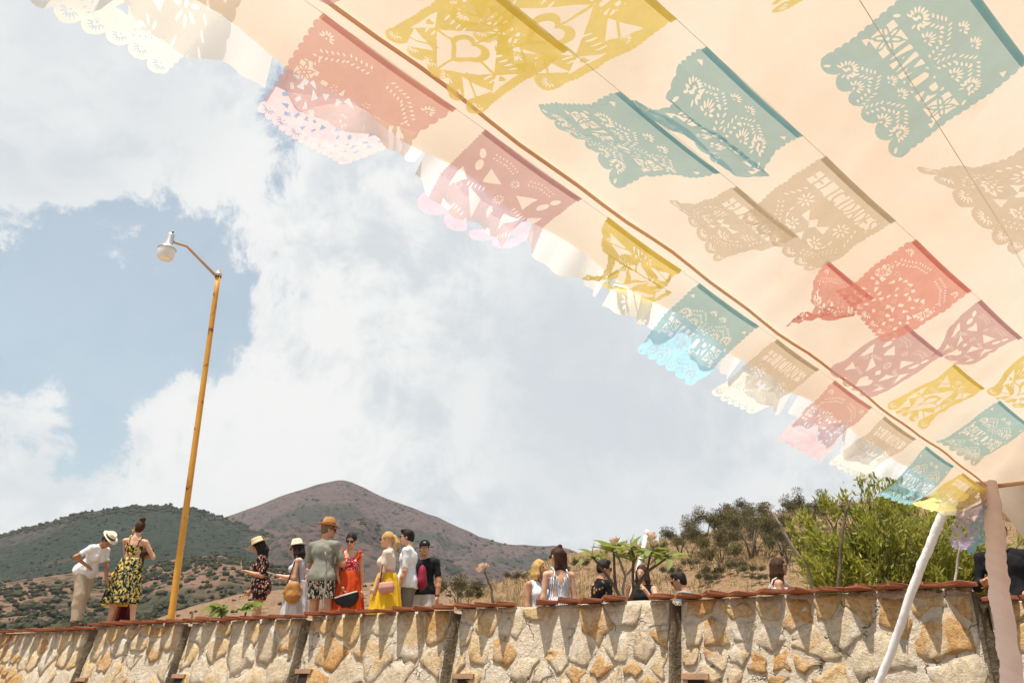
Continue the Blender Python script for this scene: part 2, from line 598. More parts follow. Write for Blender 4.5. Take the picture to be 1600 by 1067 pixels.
def mortar_fn(t, co):
    n = t.ramp(t.noise(co, 4.0, 8, 0.65), 0.3, 0.7)
    n2 = t.noise(co, 18.0, 6, 0.7)
    col = t.mix(n, (0.70, 0.61, 0.49), (0.56, 0.45, 0.33))
    col = t.mix(t.ramp(n2, 0.52, 0.66), col, (0.77, 0.71, 0.62))
    cr = t.vor(t.vmath('ADD', co, t.vmath('SCALE', t.noise(co, 5.0, 4, out=1), scale=0.35)), 3.2, 'DISTANCE_TO_EDGE')
    crack = t.math('SUBTRACT', 1.0, t.ramp(cr, 0.0, 0.03))
    crack = t.math('MULTIPLY', crack, t.ramp(t.noise(co, 2.2, 3), 0.46, 0.62))
    col = t.mix(t.math('MULTIPLY', crack, 0.75), col, (0.16, 0.13, 0.1))
    bmp = t.math('SUBTRACT', t.math('ADD', n2, t.math('MULTIPLY', t.noise(co, 60.0, 4, 0.7), 0.4)), t.math('MULTIPLY', crack, 1.2))
    return pbsdf(t, col, 0.95, bmp, 1.0, 0.05, 0.12)


M_mortar = material('lime_mortar', mortar_fn)
M_joint_shade = plain('joint_shade_concrete', (0.17, 0.13, 0.085), (0.09, 0.07, 0.05), 5.0, 0.95, 30.0, 0.9, 0.03, 0.1)
M_tile = plain('terracotta_tile', (0.34, 0.12, 0.06), (0.22, 0.085, 0.05), 3.5, 0.88, 50.0, 0.6, 0.01, 0.15)
M_brick = plain('weep_brick', (0.36, 0.21, 0.13), (0.28, 0.17, 0.11), 5.0, 0.9, 40.0, 0.6, 0.01, 0.1)
M_hole = plain('hole_shade', (0.03, 0.02, 0.015), (0.02, 0.014, 0.01))

joint_px = [(-260, 990), (-60, 985), (152, 985), (298, 975), (484, 966), (716, 956), (1058, 940), (1530, 926), (1850, 900)]
JS = [s_of_px(a, b) for a, b in joint_px]
top_px = [(-160, 990), (40, 984), (225, 971), (390, 964), (600, 952), (880, 938), (1240, 922), (1560, 932)]   # wall top at mid panel


def top_at(px, py):
    s_ = s_of_px(px, py)
    p = W0 + DW * s_
    r = ray(px, py)
    return EYE + r[2] / r[1] * p[1]


SEG = []
for i, (a, b) in enumerate(top_px):
    zt = top_at(a, b) - 0.045
    SEG.append((JS[i], JS[i + 1], zt))
SEG.insert(0, (JS[0] - 9, JS[0], SEG[0][2] + 0.02))
SEG.append((JS[-1], JS[-1] + 4, SEG[-1][2]))


def ztop(s_):
    for a, b, z in SEG:
        if s_ <= b:
            return z
    return SEG[-1][2]


SAW = 0.055                               # each panel stands proud of the next at its right end


def saw(s_):
    for a, b, z in SEG:
        if s_ <= b:
            return SAW * min(1.0, max(0.0, (s_ - a) / (b - a)))
    return 0.0


def wpt(s_, h, out, zt):
    """point on the battered wall face: along s_, h below the top zt, out metres proud"""
    o = BAT * h + (out + saw(s_)) * 0.97
    p = W0 + DW * s_ + NO * o
    return (p[0], p[1], zt - h + out * 0.24)


wall = empty('stone_wall', (W0[0], W0[1], 0))
tag(wall, 'long sloping rubble stone retaining wall with terracotta tile coping below the people', 'wall')
OFF = np.array([W0[0], W0[1], 0.0])


def wbuild(name, v, f, m, smooth=True, parent=wall):
    return build(name, np.asarray(v) - OFF, f, m, parent, smooth)


GW = 0.045                               # half width of a joint groove
visible = lambda s_: -10.5 < s_ < 7.6
panel_of = []
pid = 0
for (s0, s1, zt) in SEG:
    vis = visible(s0) or visible(s1)
    a, b = s0 + GW, s1 - GW
    st = 0.045 if vis else 0.4
    nx_ = max(2, int((b - a) / st))
    hs = np.concatenate([np.arange(0, 1.5, 0.045 if vis else 0.3), np.array([1.55, 1.8, 2.0, zt + 0.05])])
    S, H = np.meshgrid(np.linspace(a, b, nx_), hs)
    dsp = -0.006 + 0.013 * fbm(S * 5, H * 5, 1.7, 4) + 0.006 * fbm(S * 26, H * 26, 4.1, 2)
    dsp[0] = dsp[0] * 0.3
    top_w = 0.012 * fbm(S * 3, H * 0, 7.7, 3)
    P = np.array([wpt(s_, h_, d_, zt) for s_, h_, d_ in zip(S.ravel(), (H + np.where(H < 0.03, top_w, 0)).ravel(), dsp.ravel())])
    f_ = [(j * nx_ + i, j * nx_ + i + 1, (j + 1) * nx_ + i + 1, (j + 1) * nx_ + i) for j in range(len(hs) - 1) for i in range(nx_ - 1)]
    f_ = [q[::-1] for q in f_]
    # top, ends and back close the panel
    nb = len(P)
    back = []
    for s_ in (a, b):
        for (h_, o_) in ((0.0, -0.4), (zt + 0.05, -0.4 - BAT * (zt + 0.05))):
            p = W0 + DW * s_ + NO * (BAT * h_ + o_ + saw(s_))
            back.append((p[0], p[1], zt - h_))
    P = np.concatenate([P, np.array(back)])
    tl, tr, bl, br = 0, nx_ - 1, (len(hs) - 1) * nx_, len(hs) * nx_ - 1
    f_.append(tuple(range(nx_)) + (nb + 2, nb))
    f_.append(tuple(j * nx_ for j in range(len(hs) - 1, -1, -1)) + (nb, nb + 1))
    f_.append(tuple(j * nx_ + nx_ - 1 for j in range(len(hs))) + (nb + 3, nb + 2))
    f_.append((nb, nb + 2, nb + 3, nb + 1))
    wbuild('mortar_panel', P, f_, M_mortar)

for s_ in JS:                             # dark strips at the panel steps, the steps' shade put into their colour
    zt = max(ztop(s_ - 0.2), ztop(s_ + 0.2)) - 0.03
    v = []
    hh = np.linspace(0, zt + 0.05, 24)
    for h in hh:
        for k, (ds_, o_) in enumerate(((-GW - 0.012, 0.010), (-GW + 0.018, 0.008), (-GW + 0.022, -0.075), (GW + 0.02, -0.075), (GW + 0.02, -0.39), (-GW - 0.01, -0.39))):
            v.append(wpt(s_ + ds_ - 1e-6, h, o_ + (0.008 * random.uniform(-1, 1) if k < 4 else 0), zt))
    f_ = []
    for i in range(len(hh) - 1):
        for k in range(6):
            f_.append((i * 6 + k, i * 6 + (k + 1) % 6, (i + 1) * 6 + (k + 1) % 6, (i + 1) * 6 + k))
    f_.append((0, 1, 2, 3, 4, 5))
    wbuild('joint_strip', v, f_, M_joint_shade)


def clip_poly(poly, n, d):
    out = []
    for i in range(len(poly)):
        p, q = poly[i], poly[(i + 1) % len(poly)]
        a, b = p @ n - d, q @ n - d
        if a <= 0:
            out.append(p)
        if a * b < 0:
            out.append(p + (q - p) * (a / (a - b)))
    return out


rs = np.random.default_rng(5)
n_stone = 0
for (s0, s1, zt) in SEG:
    if not (visible(s0) or visible(s1)):
        continue
    a, b = s0 + GW + 0.03, s1 - GW - 0.03
    Hh = 1.55
    pts = []
    tries = 0
    while tries < 4000:
        tries += 1
        p = np.array([rs.uniform(a, b), rs.uniform(0.02, Hh)])
        md = 0.15 + 0.34 * (vnoise(p[0] * 0.9, p[1] * 1.3, 2.0) * 0.5 + 0.5)
        if all(((p - q) * np.array([1.0, 1.15])) @ ((p - q) * np.array([1.0, 1.15])) > md * md for q in pts):
            pts.append(p)
    for i, p in enumerate(pts):
        poly = [np.array([a, 0.015]), np.array([b, 0.015]), np.array([b, Hh]), np.array([a, Hh])]
        for j, q in enumerate(pts):
            if i == j or np.linalg.norm(p - q) > 1.4:
                continue
            nrm = (q - p) / np.linalg.norm(q - p)
            poly = clip_poly(poly, nrm, ((p + q) / 2) @ nrm - rs.uniform(0.000, 0.020))
            if len(poly) < 3:
                break
        if len(poly) < 3:
            continue
        c = sum(poly) / len(poly)
        if rs.random() < 0.15:           # some faces are fully plastered over with mortar
            continue
        rim = []
        for k in range(len(poly)):       # broken, uneven edges between the corners
            p1, p2 = poly[k], poly[(k + 1) % len(poly)]
            e = p2 - p1
            le = np.linalg.norm(e)
            if le < 0.02:
                continue
            nseg = max(2, int(le / 0.075))
            nv_ = np.array([-e[1], e[0]]) / le
            for q in range(nseg):
                t_ = (q + (0.0 if q == 0 else rs.uniform(-0.25, 0.25))) / nseg
                rim.append(p1 + e * t_ + nv_ * rs.uniform(-0.014, 0.014))
        if len(rim) < 5:
            continue
        rim = np.array(rim) - c
        rim = rim * (1 - rs.uniform(0.010, 0.022) / np.maximum(np.linalg.norm(rim, axis=1, keepdims=True), 0.05)) * np.linspace(1, 1, len(rim))[:, None]
        if np.linalg.norm(rim, axis=1).mean() < 0.05:
            continue
        m_ = len(rim)
        lift = rs.uniform(0.004, 0.018)
        v = []
        for (fr, o_) in ((1.02, -0.02), (0.97, lift * 0.85), (0.6, lift)):
            for q in rim:
                s_, h_ = c[0] + q[0] * fr, c[1] + q[1] * fr
                s_, h_ = s_ + 0.035 * float(vnoise(s_ * 6, h_ * 6, 1.0)) + 0.014 * float(vnoise(s_ * 22, h_ * 22, 5.0)), h_ + 0.035 * float(vnoise(s_ * 6, h_ * 6, 9.0)) + 0.014 * float(vnoise(s_ * 22, h_ * 22, 7.0))
                v.append(wpt(np.clip(s_, a - 0.02, b + 0.02), max(h_, 0.004), o_ + rs.uniform(-0.009, 0.009), zt))
        v.append(wpt(c[0], c[1], lift + rs.uniform(-0.01, 0.012), zt))
        f_ = []
        for rr in range(2):
            for k in range(m_):
                f_.append((rr * m_ + k, rr * m_ + (k + 1) % m_, (rr + 1) * m_ + (k + 1) % m_, (rr + 1) * m_ + k))
        for k in range(m_):
            f_.append((2 * m_ + k, 2 * m_ + (k + 1) % m_, 3 * m_))
        wbuild('stone', v, f_, MS[int(rs.choice(5, p=[.30, .28, .21, .13, .08]))], smooth=True)
        n_stone += 1

# coping tiles laid cornerwise so that one corner of each sticks out over the wall face
tile_me = {}
def tile_mesh(k):
    if k in tile_me:
        return tile_me[k]
    hw, out, back, th = 0.134, 0.235, 0.16, 0.036
    b_ = MB()
    bev = 0.005
    def ringp(e, z):
        return [(-hw + e, 0, z), (-0.012, out - e, z), (0.012, out - e, z), (hw - e, 0, z), (0.012, -back + e, z), (-0.012, -back + e, z)]
    v = ringp(bev, 0) + ringp(0, bev) + ringp(0, th - bev) + ringp(bev, th)
    v = [(p[0] + random.uniform(-.004, .004), p[1] + random.uniform(-.004, .004), p[2]) for p in v]
    f_ = [tuple(range(6))[::-1], tuple(range(18, 24))]
    for r_ in range(3):
        for i in range(6):
            f_.append((r_ * 6 + i, r_ * 6 + (i + 1) % 6, (r_ + 1) * 6 + (i + 1) % 6, (r_ + 1) * 6 + i))
    tile_me[k] = meshdata('coping_tile', v, f_, smooth=False)
    return tile_me[k]


k = 0
for (s0, s1, zt) in SEG:
    if not (visible(s0) or visible(s1)):
        continue
    n_t = max(1, int(round((s1 - s0) / 0.268)))
    for i in range(n_t):
        s_ = s0 + (i + 0.5) * (s1 - s0) / n_t
        if random.random() < 0.045 and i > 1:
            continue
        p = W0 + DW * s_ + NO * (0.02 + saw(s_) * 0.97)
        o = obj('coping_tile', tile_mesh(k % 7), M_tile, wall)
        o.location = (p[0] - OFF[0], p[1] - OFF[1], zt + 0.004 + random.uniform(0, 0.01) + (i % 2) * 0.006)
        a = math.atan2(NO[1], NO[0]) - math.pi / 2
        o.rotation_euler = (R(random.uniform(-1.5, 3.5)), R(random.uniform(-2.0, 2.0)), a + R(random.uniform(-4, 4)))
        k += 1

for (px, py) in ((290, 1063), (482, 1056), (729, 1064), (1082, 1066), (140, 1068)):    # weep holes framed in brick
    s_ = s_of_px(px, py) + 0.10
    zt = ztop(s_)
    r = ray(px, py)
    h = None
    for hh in np.linspace(0.3, 1.9, 200):
        q = wpt(s_, hh, 0, zt)
        if EYE + r[2] / r[1] * q[1] >= q[2]:
            h = hh
            break
    h = (h or 1.1) + 0.05
    def slab(name, sA, sB, hA, hB, oA, oB, m):
        v = [wpt(s_ + x, h + y, z, zt) for z in (oA, oB) for y in (hA, hB) for x in (sA, sB)]
        return wbuild(name, v, [(0, 2, 3, 1), (4, 5, 7, 6), (0, 1, 5, 4), (2, 6, 7, 3), (0, 4, 6, 2), (1, 3, 7, 5)], m, smooth=False)
    slab('lintel_brick', -0.13, 0.13, -0.125, -0.075, -0.05, 0.045, M_brick)
    slab('weep_hole', -0.0745, 0.0745, -0.0745, 0.159, -0.05, 0.022, M_hole)  # near-black slab whose colour stands in for the shade inside the hole
print('stones', n_stone)

# ------------------------------------------------------------------ tent: canopy, posts
def fabric(name, a, b, trans, transp=0.0, dirt=None):
    def fn(t, co):
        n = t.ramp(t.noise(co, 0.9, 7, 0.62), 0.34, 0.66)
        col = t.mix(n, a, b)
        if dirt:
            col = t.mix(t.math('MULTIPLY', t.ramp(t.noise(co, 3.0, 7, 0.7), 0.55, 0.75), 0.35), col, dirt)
        bmp = t.math('ADD', t.math('MULTIPLY', t.noise(co, 2.5, 4, 0.5, 1.0), 1.0), t.math('MULTIPLY', t.noise(co, 300.0, 2), 0.03))
        s1 = pbsdf(t, col, 0.85, bmp, 0.7, 0.04, 0.1)
        tr = t.node('ShaderNodeBsdfTranslucent')
        t.put(tr, 'Color', col)
        m = t.node('ShaderNodeMixShader')
        t.put(m, 0, trans)
        t.l.new(s1, m.inputs[1])
        t.l.new(tr.outputs[0], m.inputs[2])
        res = m.outputs[0]
        if transp:
            tp = t.node('ShaderNodeBsdfTransparent')
            m2 = t.node('ShaderNodeMixShader')
            t.put(m2, 0, transp)
            t.l.new(res, m2.inputs[1])
            t.l.new(tp.outputs[0], m2.inputs[2])
            res = m2.outputs[0]
        return res
    return material(name, fn)


M_canopy = fabric('peach_canvas', (0.735, 0.635, 0.54), (0.675, 0.55, 0.43), 0.50, 0.0, (0.66, 0.46, 0.30))  # uneven glow of the canvas put into the mixed tones, beside the stains
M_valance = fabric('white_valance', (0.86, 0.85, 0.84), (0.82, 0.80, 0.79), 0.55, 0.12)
M_wrap = fabric('post_wrap', (0.90, 0.74, 0.68), (0.85, 0.66, 0.59), 0.25)
M_wrap2 = fabric('guy_wrap', (0.84, 0.82, 0.82), (0.78, 0.75, 0.76), 0.2)
M_pole = plain('eave_pole_wood', (0.62, 0.41, 0.26), (0.5, 0.3, 0.17), 8.0, 0.8)
M_wpole = fabric('wrapped_pole', (0.86, 0.68, 0.5), (0.8, 0.58, 0.4), 0.6, 0.0, (0.6, 0.38, 0.22))
M_cord = plain('white_cord', (0.75, 0.72, 0.66), (0.65, 0.6, 0.55))
M_ocord = plain('orange_cord', (0.85, 0.5, 0.28), (0.8, 0.45, 0.24))

A_R = at(1542, 766, 4.75)                 # string of the outer row of banners
A_L = at(500, 18, 1.42)
ED = (A_R - A_L)
A_LL = A_L - ED * 0.55                    # the eave goes on behind the camera
ED = ED / np.linalg.norm(ED)
IN = np.array([ED[1], -ED[0], 0.0])       # horizontally inward under the canopy
IN = IN / np.linalg.norm(IN)
UP = np.array([0, 0, 1.0])
E_R = A_R + ED * 0.10 + UP * 0.055        # eave pole
E_L = A_LL + UP * 0.055
tent = empty('tent', (E_R[0], E_R[1], 0))
tag(tent, 'peach canvas party tent with white scalloped valance and wrapped corner post', 'tent')
TOFF = np.array([E_R[0], E_R[1], 0.0])


def tb(name, v, f, m, smooth=True):
    return build(name, np.asarray(v) - TOFF, f, m, tent, smooth)


SLOPE = 0.72
LEN = float(np.linalg.norm(E_R - E_L))
nu, nv = 260, 70
us = np.linspace(0, 1, nu)
vs_ = np.linspace(0, 1, nv) ** 1.2
V_, F_ = [], []
for j, v in enumerate(vs_):
    for i, u in enumerate(us):
        base = E_L + (E_R - E_L) * u
        d1 = v * 3.4
        d2 = (1 - u) * LEN
        z = SLOPE * min(d1, d2 * 1.15 + 0.0)
        sag = 0.10 * math.sin(math.pi * min(1, d1 / 3.4)) * min(1, d2 / 1.0)
        wob = (0.018 * float(vnoise(u * 14, v * 9, 0.3)) + 0.035 * float(vnoise(u * 9, v * 2.5, 4.3)) + 0.006 * float(vnoise(u * 60, v * 8, 2.3))) * min(1, d1 / 0.3) + 0.010 * math.sin(u * 150 + 3 * math.sin(u * 31)) * math.exp(-d1 * 2.2) * min(1, d1 / 0.1)
        p = base + IN * d1 + UP * (z - sag + wob)
        V_.append(p)
for j in range(nv - 1):
    for i in range(nu - 1):
        F_.append((j * nu + i, j * nu + i + 1, (j + 1) * nu + i + 1, (j + 1) * nu + i))
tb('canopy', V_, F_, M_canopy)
def can_pt(u, d1):
    d2 = (1 - u) * LEN
    z = SLOPE * min(d1, d2 * 1.15) - 0.10 * math.sin(math.pi * min(1, d1 / 3.4)) * min(1, d2 / 1.0)
    return E_L + (E_R - E_L) * u + IN * d1 + UP * (z - 0.004)

# overhang beyond the pole, still peach, then the white valance with scalloped flaps
OUT = -IN
def eave(u):
    return E_L + (E_R - E_L) * u
ov, of = [], []
nov = 160
def hang(u):
    g = 0.30 + 0.7 * math.sin(u * 61) * 0.4 + 0.3 * math.sin(u * 23 + 1)
    return g
for j in range(6):
    t_ = j / 5
    for i in range(nov):
        u = i / (nov - 1)
        w_ = 0.014 * math.sin(u * 95 + 2 * math.sin(u * 17)) * t_
        p = eave(u) + OUT * (0.155 * t_ + w_) - UP * (0.06 * t_ + 0.05 * t_ * t_ + 0.004 * math.sin(u * 40)) + UP * 0.012
        ov.append(p)
for j in range(5):
    for i in range(nov - 1):
        of.append((j * nov + i, j * nov + i + 1, (j + 1) * nov + i + 1, (j + 1) * nov + i))
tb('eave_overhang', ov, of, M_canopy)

n_flap = 17
for k in range(n_flap):
    u0, u1 = k / n_flap, (k + 1) / n_flap
    u1 = u0 + (u1 - u0) * (0.90 if k % 3 else 0.98)
    v, f_ = [], []
    nI, nJ = 26, 10
    ph = random.uniform(0, 6)
    blow = random.uniform(0.35, 0.7)
    for j in range(nJ):
        t_ = j / (nJ - 1)
        for i in range(nI):
            a = i / (nI - 1)
            u = u0 + (u1 - u0) * a
            scal = (0.068 + 0.045 * u) * (1.0 if k % 2 else 0.8) + 0.028 * math.sin(math.pi * a) - 0.05 * (a if k % 3 == 0 else 0)
            base = eave(u) + OUT * (0.155 + 0.014 * math.sin(u * 95 + 2 * math.sin(u * 17))) - UP * (0.11 + 0.004 * math.sin(u * 40) - 0.012)
            wv = 0.022 * t_ * math.sin(a * 9 + ph) + 0.010 * t_ * math.sin(a * 23 + ph * 2)
            p = base + OUT * (blow * scal * t_ + wv) - UP * (math.sqrt(max(0.05, 1 - blow ** 2)) * scal * t_ - 0.004) + ED * 0.012 * t_ * math.sin(ph + a * 4)
            v.append(p)
    for j in range(nJ - 1):
        for i in range(nI - 1):
            f_.append((j * nI + i, j * nI + i + 1, (j + 1) * nI + i + 1, (j + 1) * nI + i))
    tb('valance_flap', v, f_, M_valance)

mb = MB()
mb.tube([eave(u) + UP * (-0.014 + 0.006 * math.sin(u * 37)) + OUT * 0.004 * math.sin(u * 90) for u in np.linspace(0, 1, 60)], 0.0058, 8)
tb('eave_pole', mb.v, mb.f, M_wpole)
# second eave, running to the right from the corner, with its own hanging flap
v, f_ = [], []
e2 = lambda a: E_R + IN * a * 3.2
for j in range(8):
    t_ = j / 7
    for i in range(40):
        a = i / 39
        drop = 0.40 + 0.10 * math.sin(a * 9 + 1.0)
        v.append(e2(a) + ED * (0.02 + 0.10 * t_ + 0.03 * math.sin(a * 26 + 2 * t_)) - UP * (drop * t_ * min(1, 0.25 + a * 14)))
for j in range(7):
    for i in range(39):
        f_.append((j * 40 + i, j * 40 + i + 1, (j + 1) * 40 + i + 1, (j + 1) * 40 + i))
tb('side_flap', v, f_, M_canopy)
mb = MB()
mb.tube([e2(a) - UP * 0.01 for a in np.linspace(0, 1, 20)], 0.014, 8)
tb('eave_pole', mb.v, mb.f, M_pole)
# gathered fabric bunched at the corner
v, f_ = [], []
for j in range(9):
    t_ = j / 8
    for i in range(31):
        a = i / 30
        ang = (a - 0.5) * 2.4
        dirv = OUT * math.cos(ang) * 0.8 + ED * math.sin(ang)
        rad = 0.06 + 0.34 * t_ + 0.035 * t_ * math.sin(a * 30 + 3 * t_)
        v.append(E_R + UP * (0.03 - 0.20 * t_ ** 1.4) - ED * 0.05 + dirv * rad * 0.62)
for j in range(8):
    for i in range(30):
        f_.append((j * 31 + i, j * 31 + i + 1, (j + 1) * 31 + i + 1, (j + 1) * 31 + i))
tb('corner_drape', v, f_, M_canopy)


def wrapped(name, p0, p1, r0, r1, mat, turns, bend=0.0):
    p0, p1 = np.array(p0, float), np.array(p1, float)
    N, K = 240, 30
    ax = p1 - p0
    L = np.linalg.norm(ax)
    ax = ax / L
    a = np.cross(ax, [0.3, 1, 0.1])
    a /= np.linalg.norm(a)
    b = np.cross(ax, a)
    v, f_ = [], []
    for i in range(N):
        t_ = i / (N - 1)
        r = r0 + (r1 - r0) * t_
        c = p0 + ax * L * t_ + a * (0.006 * math.sin(t_ * 19) + bend * math.sin(math.pi * t_))
        for k in range(K):
            th = 2 * math.pi * k / K
            sp = turns * t_ * 2 * math.pi + th
            rr = r * (1 + 0.20 * (1 - abs(math.sin(sp * 0.5 + 0.4 * math.sin(t_ * 41)))) + 0.045 * math.sin(sp * 2 + 5 * math.sin(t_ * 23)) + 0.03 * math.sin(sp * 5 + t_ * 60))
            v.append(c + (a * math.cos(th) + b * math.sin(th)) * rr)
    for i in range(N - 1):
        for k in range(K):
            f_.append((i * K + k, i * K + (k + 1) % K, (i + 1) * K + (k + 1) % K, (i + 1) * K + k))
    f_.append(tuple(range(K))[::-1])
    f_.append(tuple((N - 1) * K + k for k in range(K)))
    return tb(name, v, f_, mat)


pb = at(1582, 1067, 4.80)
pt = at(1549, 778, 4.80)
pbase = pb + (pb - pt) / (pb[2] - pt[2]) * (-pb[2]) if False else pb + (pb - pt) * (pb[2] / (pt[2] - pb[2]))
wrapped('corner_post', pbase, pt + UP * 0.10, 0.057, 0.048, M_wrap, 11)
g0 = at(1372, 1067, 5.3)
g1 = at(1472, 803, 4.9)
gbase = g0 + (g0 - g1) * (g0[2] / (g1[2] - g0[2]))
for q_ in (0.02, 0.30):
    mt_ = MB()
    c_ = g1 + (g1 - g0) * q_
    ax_ = (g1 - g0) / np.linalg.norm(g1 - g0)
    mt_.tube([c_ - ax_ * 0.010, c_ + ax_ * 0.010], 0.031, 12)
    tb('tie', mt_.v, mt_.f, M_cord)
wrapped('guy_pole', gbase, g1 + (g1 - g0) * 0.35, 0.014, 0.027, M_wrap2, 13)

# ------------------------------------------------------------------ cut paper banners
GX, GY = 150, 128
BW, BH = 0.42, 0.355
ux, uy = np.meshgrid(np.linspace(-0.02, 1.02, GX), np.linspace(0, 1.03, GY))
PX, PY = ux * BW, uy * BH                # metres, origin at top-left, y down


class Cut:
    def __init__(s, seed=0):
        s.f = np.full(PX.shape, 1.0)
        s.add = np.full(PX.shape, -1.0)

    def hole(s, sd):                     # sd < 0 inside the hole
        s.f = np.minimum(s.f, sd)

    def keep(s, sd):                     # put paper back (sd < 0 inside)
        s.f = np.maximum(s.f, -sd)

    def outline(s, side=0.012, n_side=16, bottom=6, sb=0.03):
        cx = BW / 2
        body = np.maximum(np.abs(PX - cx) - (BW / 2 - side), PY - (BH - sb - 0.004))
        body = np.maximum(body, -PY - 1)
        per = (BH - sb) / n_side
        for sx in (side, BW - side):
            ly = (PY - 0.02) % per - per / 2
            c = np.hypot(PX - sx, ly) - per * 0.52
            c = np.where((PY > 0.016) & (PY < BH - sb), c, 1.0)
            body = np.minimum(body, c)
        pb_ = (BW) / bottom
        lx = PX % pb_ - pb_ / 2
        c = np.hypot(lx / (pb_ * 0.5), (PY - (BH - sb - 0.006)) / sb) - 1
        c = c * min(pb_ * 0.5, sb)
        th = np.arctan2(PY - (BH - sb), lx)
        c = c + 0.0016 * np.cos(th * 26)
        body = np.minimum(body, np.where((PY > BH - sb - 0.01) & (PX > 0.002) & (PX < BW - 0.002), c, 1.0))
        s.f = np.minimum(s.f, -body)

    def done(s):
        return s.f


def ell(cx, cy, rx, ry, ang=0.0):
    c, s_ = math.cos(ang), math.sin(ang)
    x, y = PX - cx, PY - cy
    a, b = x * c + y * s_, -x * s_ + y * c
    return (np.sqrt((a / rx) ** 2 + (b / ry) ** 2) - 1) * min(rx, ry)


def rect(cx, cy, hx, hy, ang=0.0):
    c, s_ = math.cos(ang), math.sin(ang)
    x, y = PX - cx, PY - cy
    a, b = x * c + y * s_, -x * s_ + y * c
    return np.maximum(np.abs(a) - hx, np.abs(b) - hy)


def seg(x0, y0, x1, y1, r):
    dx, dy = x1 - x0, y1 - y0
    t_ = np.clip(((PX - x0) * dx + (PY - y0) * dy) / (dx * dx + dy * dy + 1e-9), 0, 1)
    return np.hypot(PX - x0 - t_ * dx, PY - y0 - t_ * dy) - r


def tri(p):
    d = None
    ar = (p[1][0] - p[0][0]) * (p[2][1] - p[0][1]) - (p[1][1] - p[0][1]) * (p[2][0] - p[0][0])
    sg = 1 if ar > 0 else -1
    for i in range(3):
        a, b = p[i], p[(i + 1) % 3]
        nx_, ny_ = (b[1] - a[1]) * sg, -(b[0] - a[0]) * sg
        l = math.hypot(nx_, ny_)
        e = ((PX - a[0]) * nx_ + (PY - a[1]) * ny_) / l
        d = e if d is None else np.maximum(d, e)
    return d


def heart(cx, cy, r):
    a = ell(cx - r * .5, cy - r * .25, r * .56, r * .56)
    b = ell(cx + r * .5, cy - r * .25, r * .56, r * .56)
    return np.minimum(np.minimum(a, b), tri([(cx - r, cy - r * .05), (cx + r, cy - r * .05), (cx, cy + r)]))


def fan(c, x, y, a0, a1, n, r0, r1, wdt):
    for i in range(n):
        a = a0 + (a1 - a0) * i / max(1, n - 1)
        m = (r0 + r1) / 2
        c.hole(ell(x + m * math.cos(a), y + m * math.sin(a), (r1 - r0) / 2, wdt, a))
    c.hole(ell(x, y, r0 * 0.34, r0 * 0.34))


def feather(c, pts, n, ln, wd, both=True):
    pts = np.array(pts)
    sl = np.linalg.norm(np.diff(pts, axis=0), axis=1)
    cum = np.concatenate([[0], np.cumsum(sl)])
    for i in range(n):
        t_ = cum[-1] * (i + 0.5) / n
        x, y = np.interp(t_, cum, pts[:, 0]), np.interp(t_, cum, pts[:, 1])
        x2, y2 = np.interp(t_ + 1e-3, cum, pts[:, 0]), np.interp(t_ + 1e-3, cum, pts[:, 1])
        a = math.atan2(y2 - y, x2 - x)
        for sg in ((1, -1) if both else (1,)):
            b = a + sg * 0.95
            c.hole(ell(x + math.cos(b) * ln * 0.95, y + math.sin(b) * ln * 0.95, ln * 0.5, wd, b))
        if i % 2 == 0:
            c.hole(ell(x, y, 0.0017, 0.0017))


def flower(c, x, y, r, n=6, box=True):
    if box:
        c.hole(rect(x, y, r * 1.25, r * 1.25))
    for i in range(n):
        a = 2 * math.pi * i / n + 0.3
        if box:
            c.keep(ell(x + math.cos(a) * r * .75, y + math.sin(a) * r * .75, r * .62, r * .30, a))
            c.keep(seg(x, y, x + math.cos(a) * r * 1.6, y + math.sin(a) * r * 1.6, r * .07))
    for i in range(n):
        a = 2 * math.pi * i / n + 0.3
        c.hole(ell(x + math.cos(a) * r * .72, y + math.sin(a) * r * .72, r * .36, r * .12, a))
    if box:
        c.keep(ell(x, y, r * .3, r * .3))
    c.hole(ell(x, y, r * .17, r * .17))


FONT = {'A': [((0, 1), (.5, 0)), ((.5, 0), (1, 1)), ((.22, .62), (.78, .62))], 'M': [((0, 1), (0, 0)), ((0, 0), (.5, .7)), ((.5, .7), (1, 0)), ((1, 0), (1, 1))],
        'O': [((0, .15), (0, .85)), ((0, .85), (.5, 1)), ((.5, 1), (1, .85)), ((1, .85), (1, .15)), ((1, .15), (.5, 0)), ((.5, 0), (0, .15))],
        'R': [((0, 1), (0, 0)), ((0, 0), (.8, .05)), ((.8, .05), (1, .25)), ((1, .25), (.8, .48)), ((.8, .48), (0, .52)), ((.35, .52), (1, 1))],
        'F': [((0, 1), (0, 0)), ((0, 0), (1, 0)), ((0, .5), (.75, .5))], 'E': [((0, 1), (0, 0)), ((0, 0), (1, 0)), ((0, .5), (.75, .5)), ((0, 1), (1, 1))],
        'L': [((0, 0), (0, 1)), ((0, 1), (1, 1))], 'I': [((.5, 0), (.5, 1))], 'C': [((1, .1), (.4, 0)), ((.4, 0), (0, .3)), ((0, .3), (0, .7)), ((0, .7), (.4, 1)), ((.4, 1), (1, .9))],
        'D': [((0, 0), (0, 1)), ((0, 0), (.6, .05)), ((.6, .05), (1, .4)), ((1, .4), (1, .6)), ((1, .6), (.6, .95)), ((.6, .95), (0, 1))],
        'S': [((1, .1), (.4, 0)), ((.4, 0), (0, .22)), ((0, .22), (.2, .45)), ((.2, .45), (.85, .58)), ((.85, .58), (1, .8)), ((1, .8), (.6, 1)), ((.6, 1), (0, .9))]}


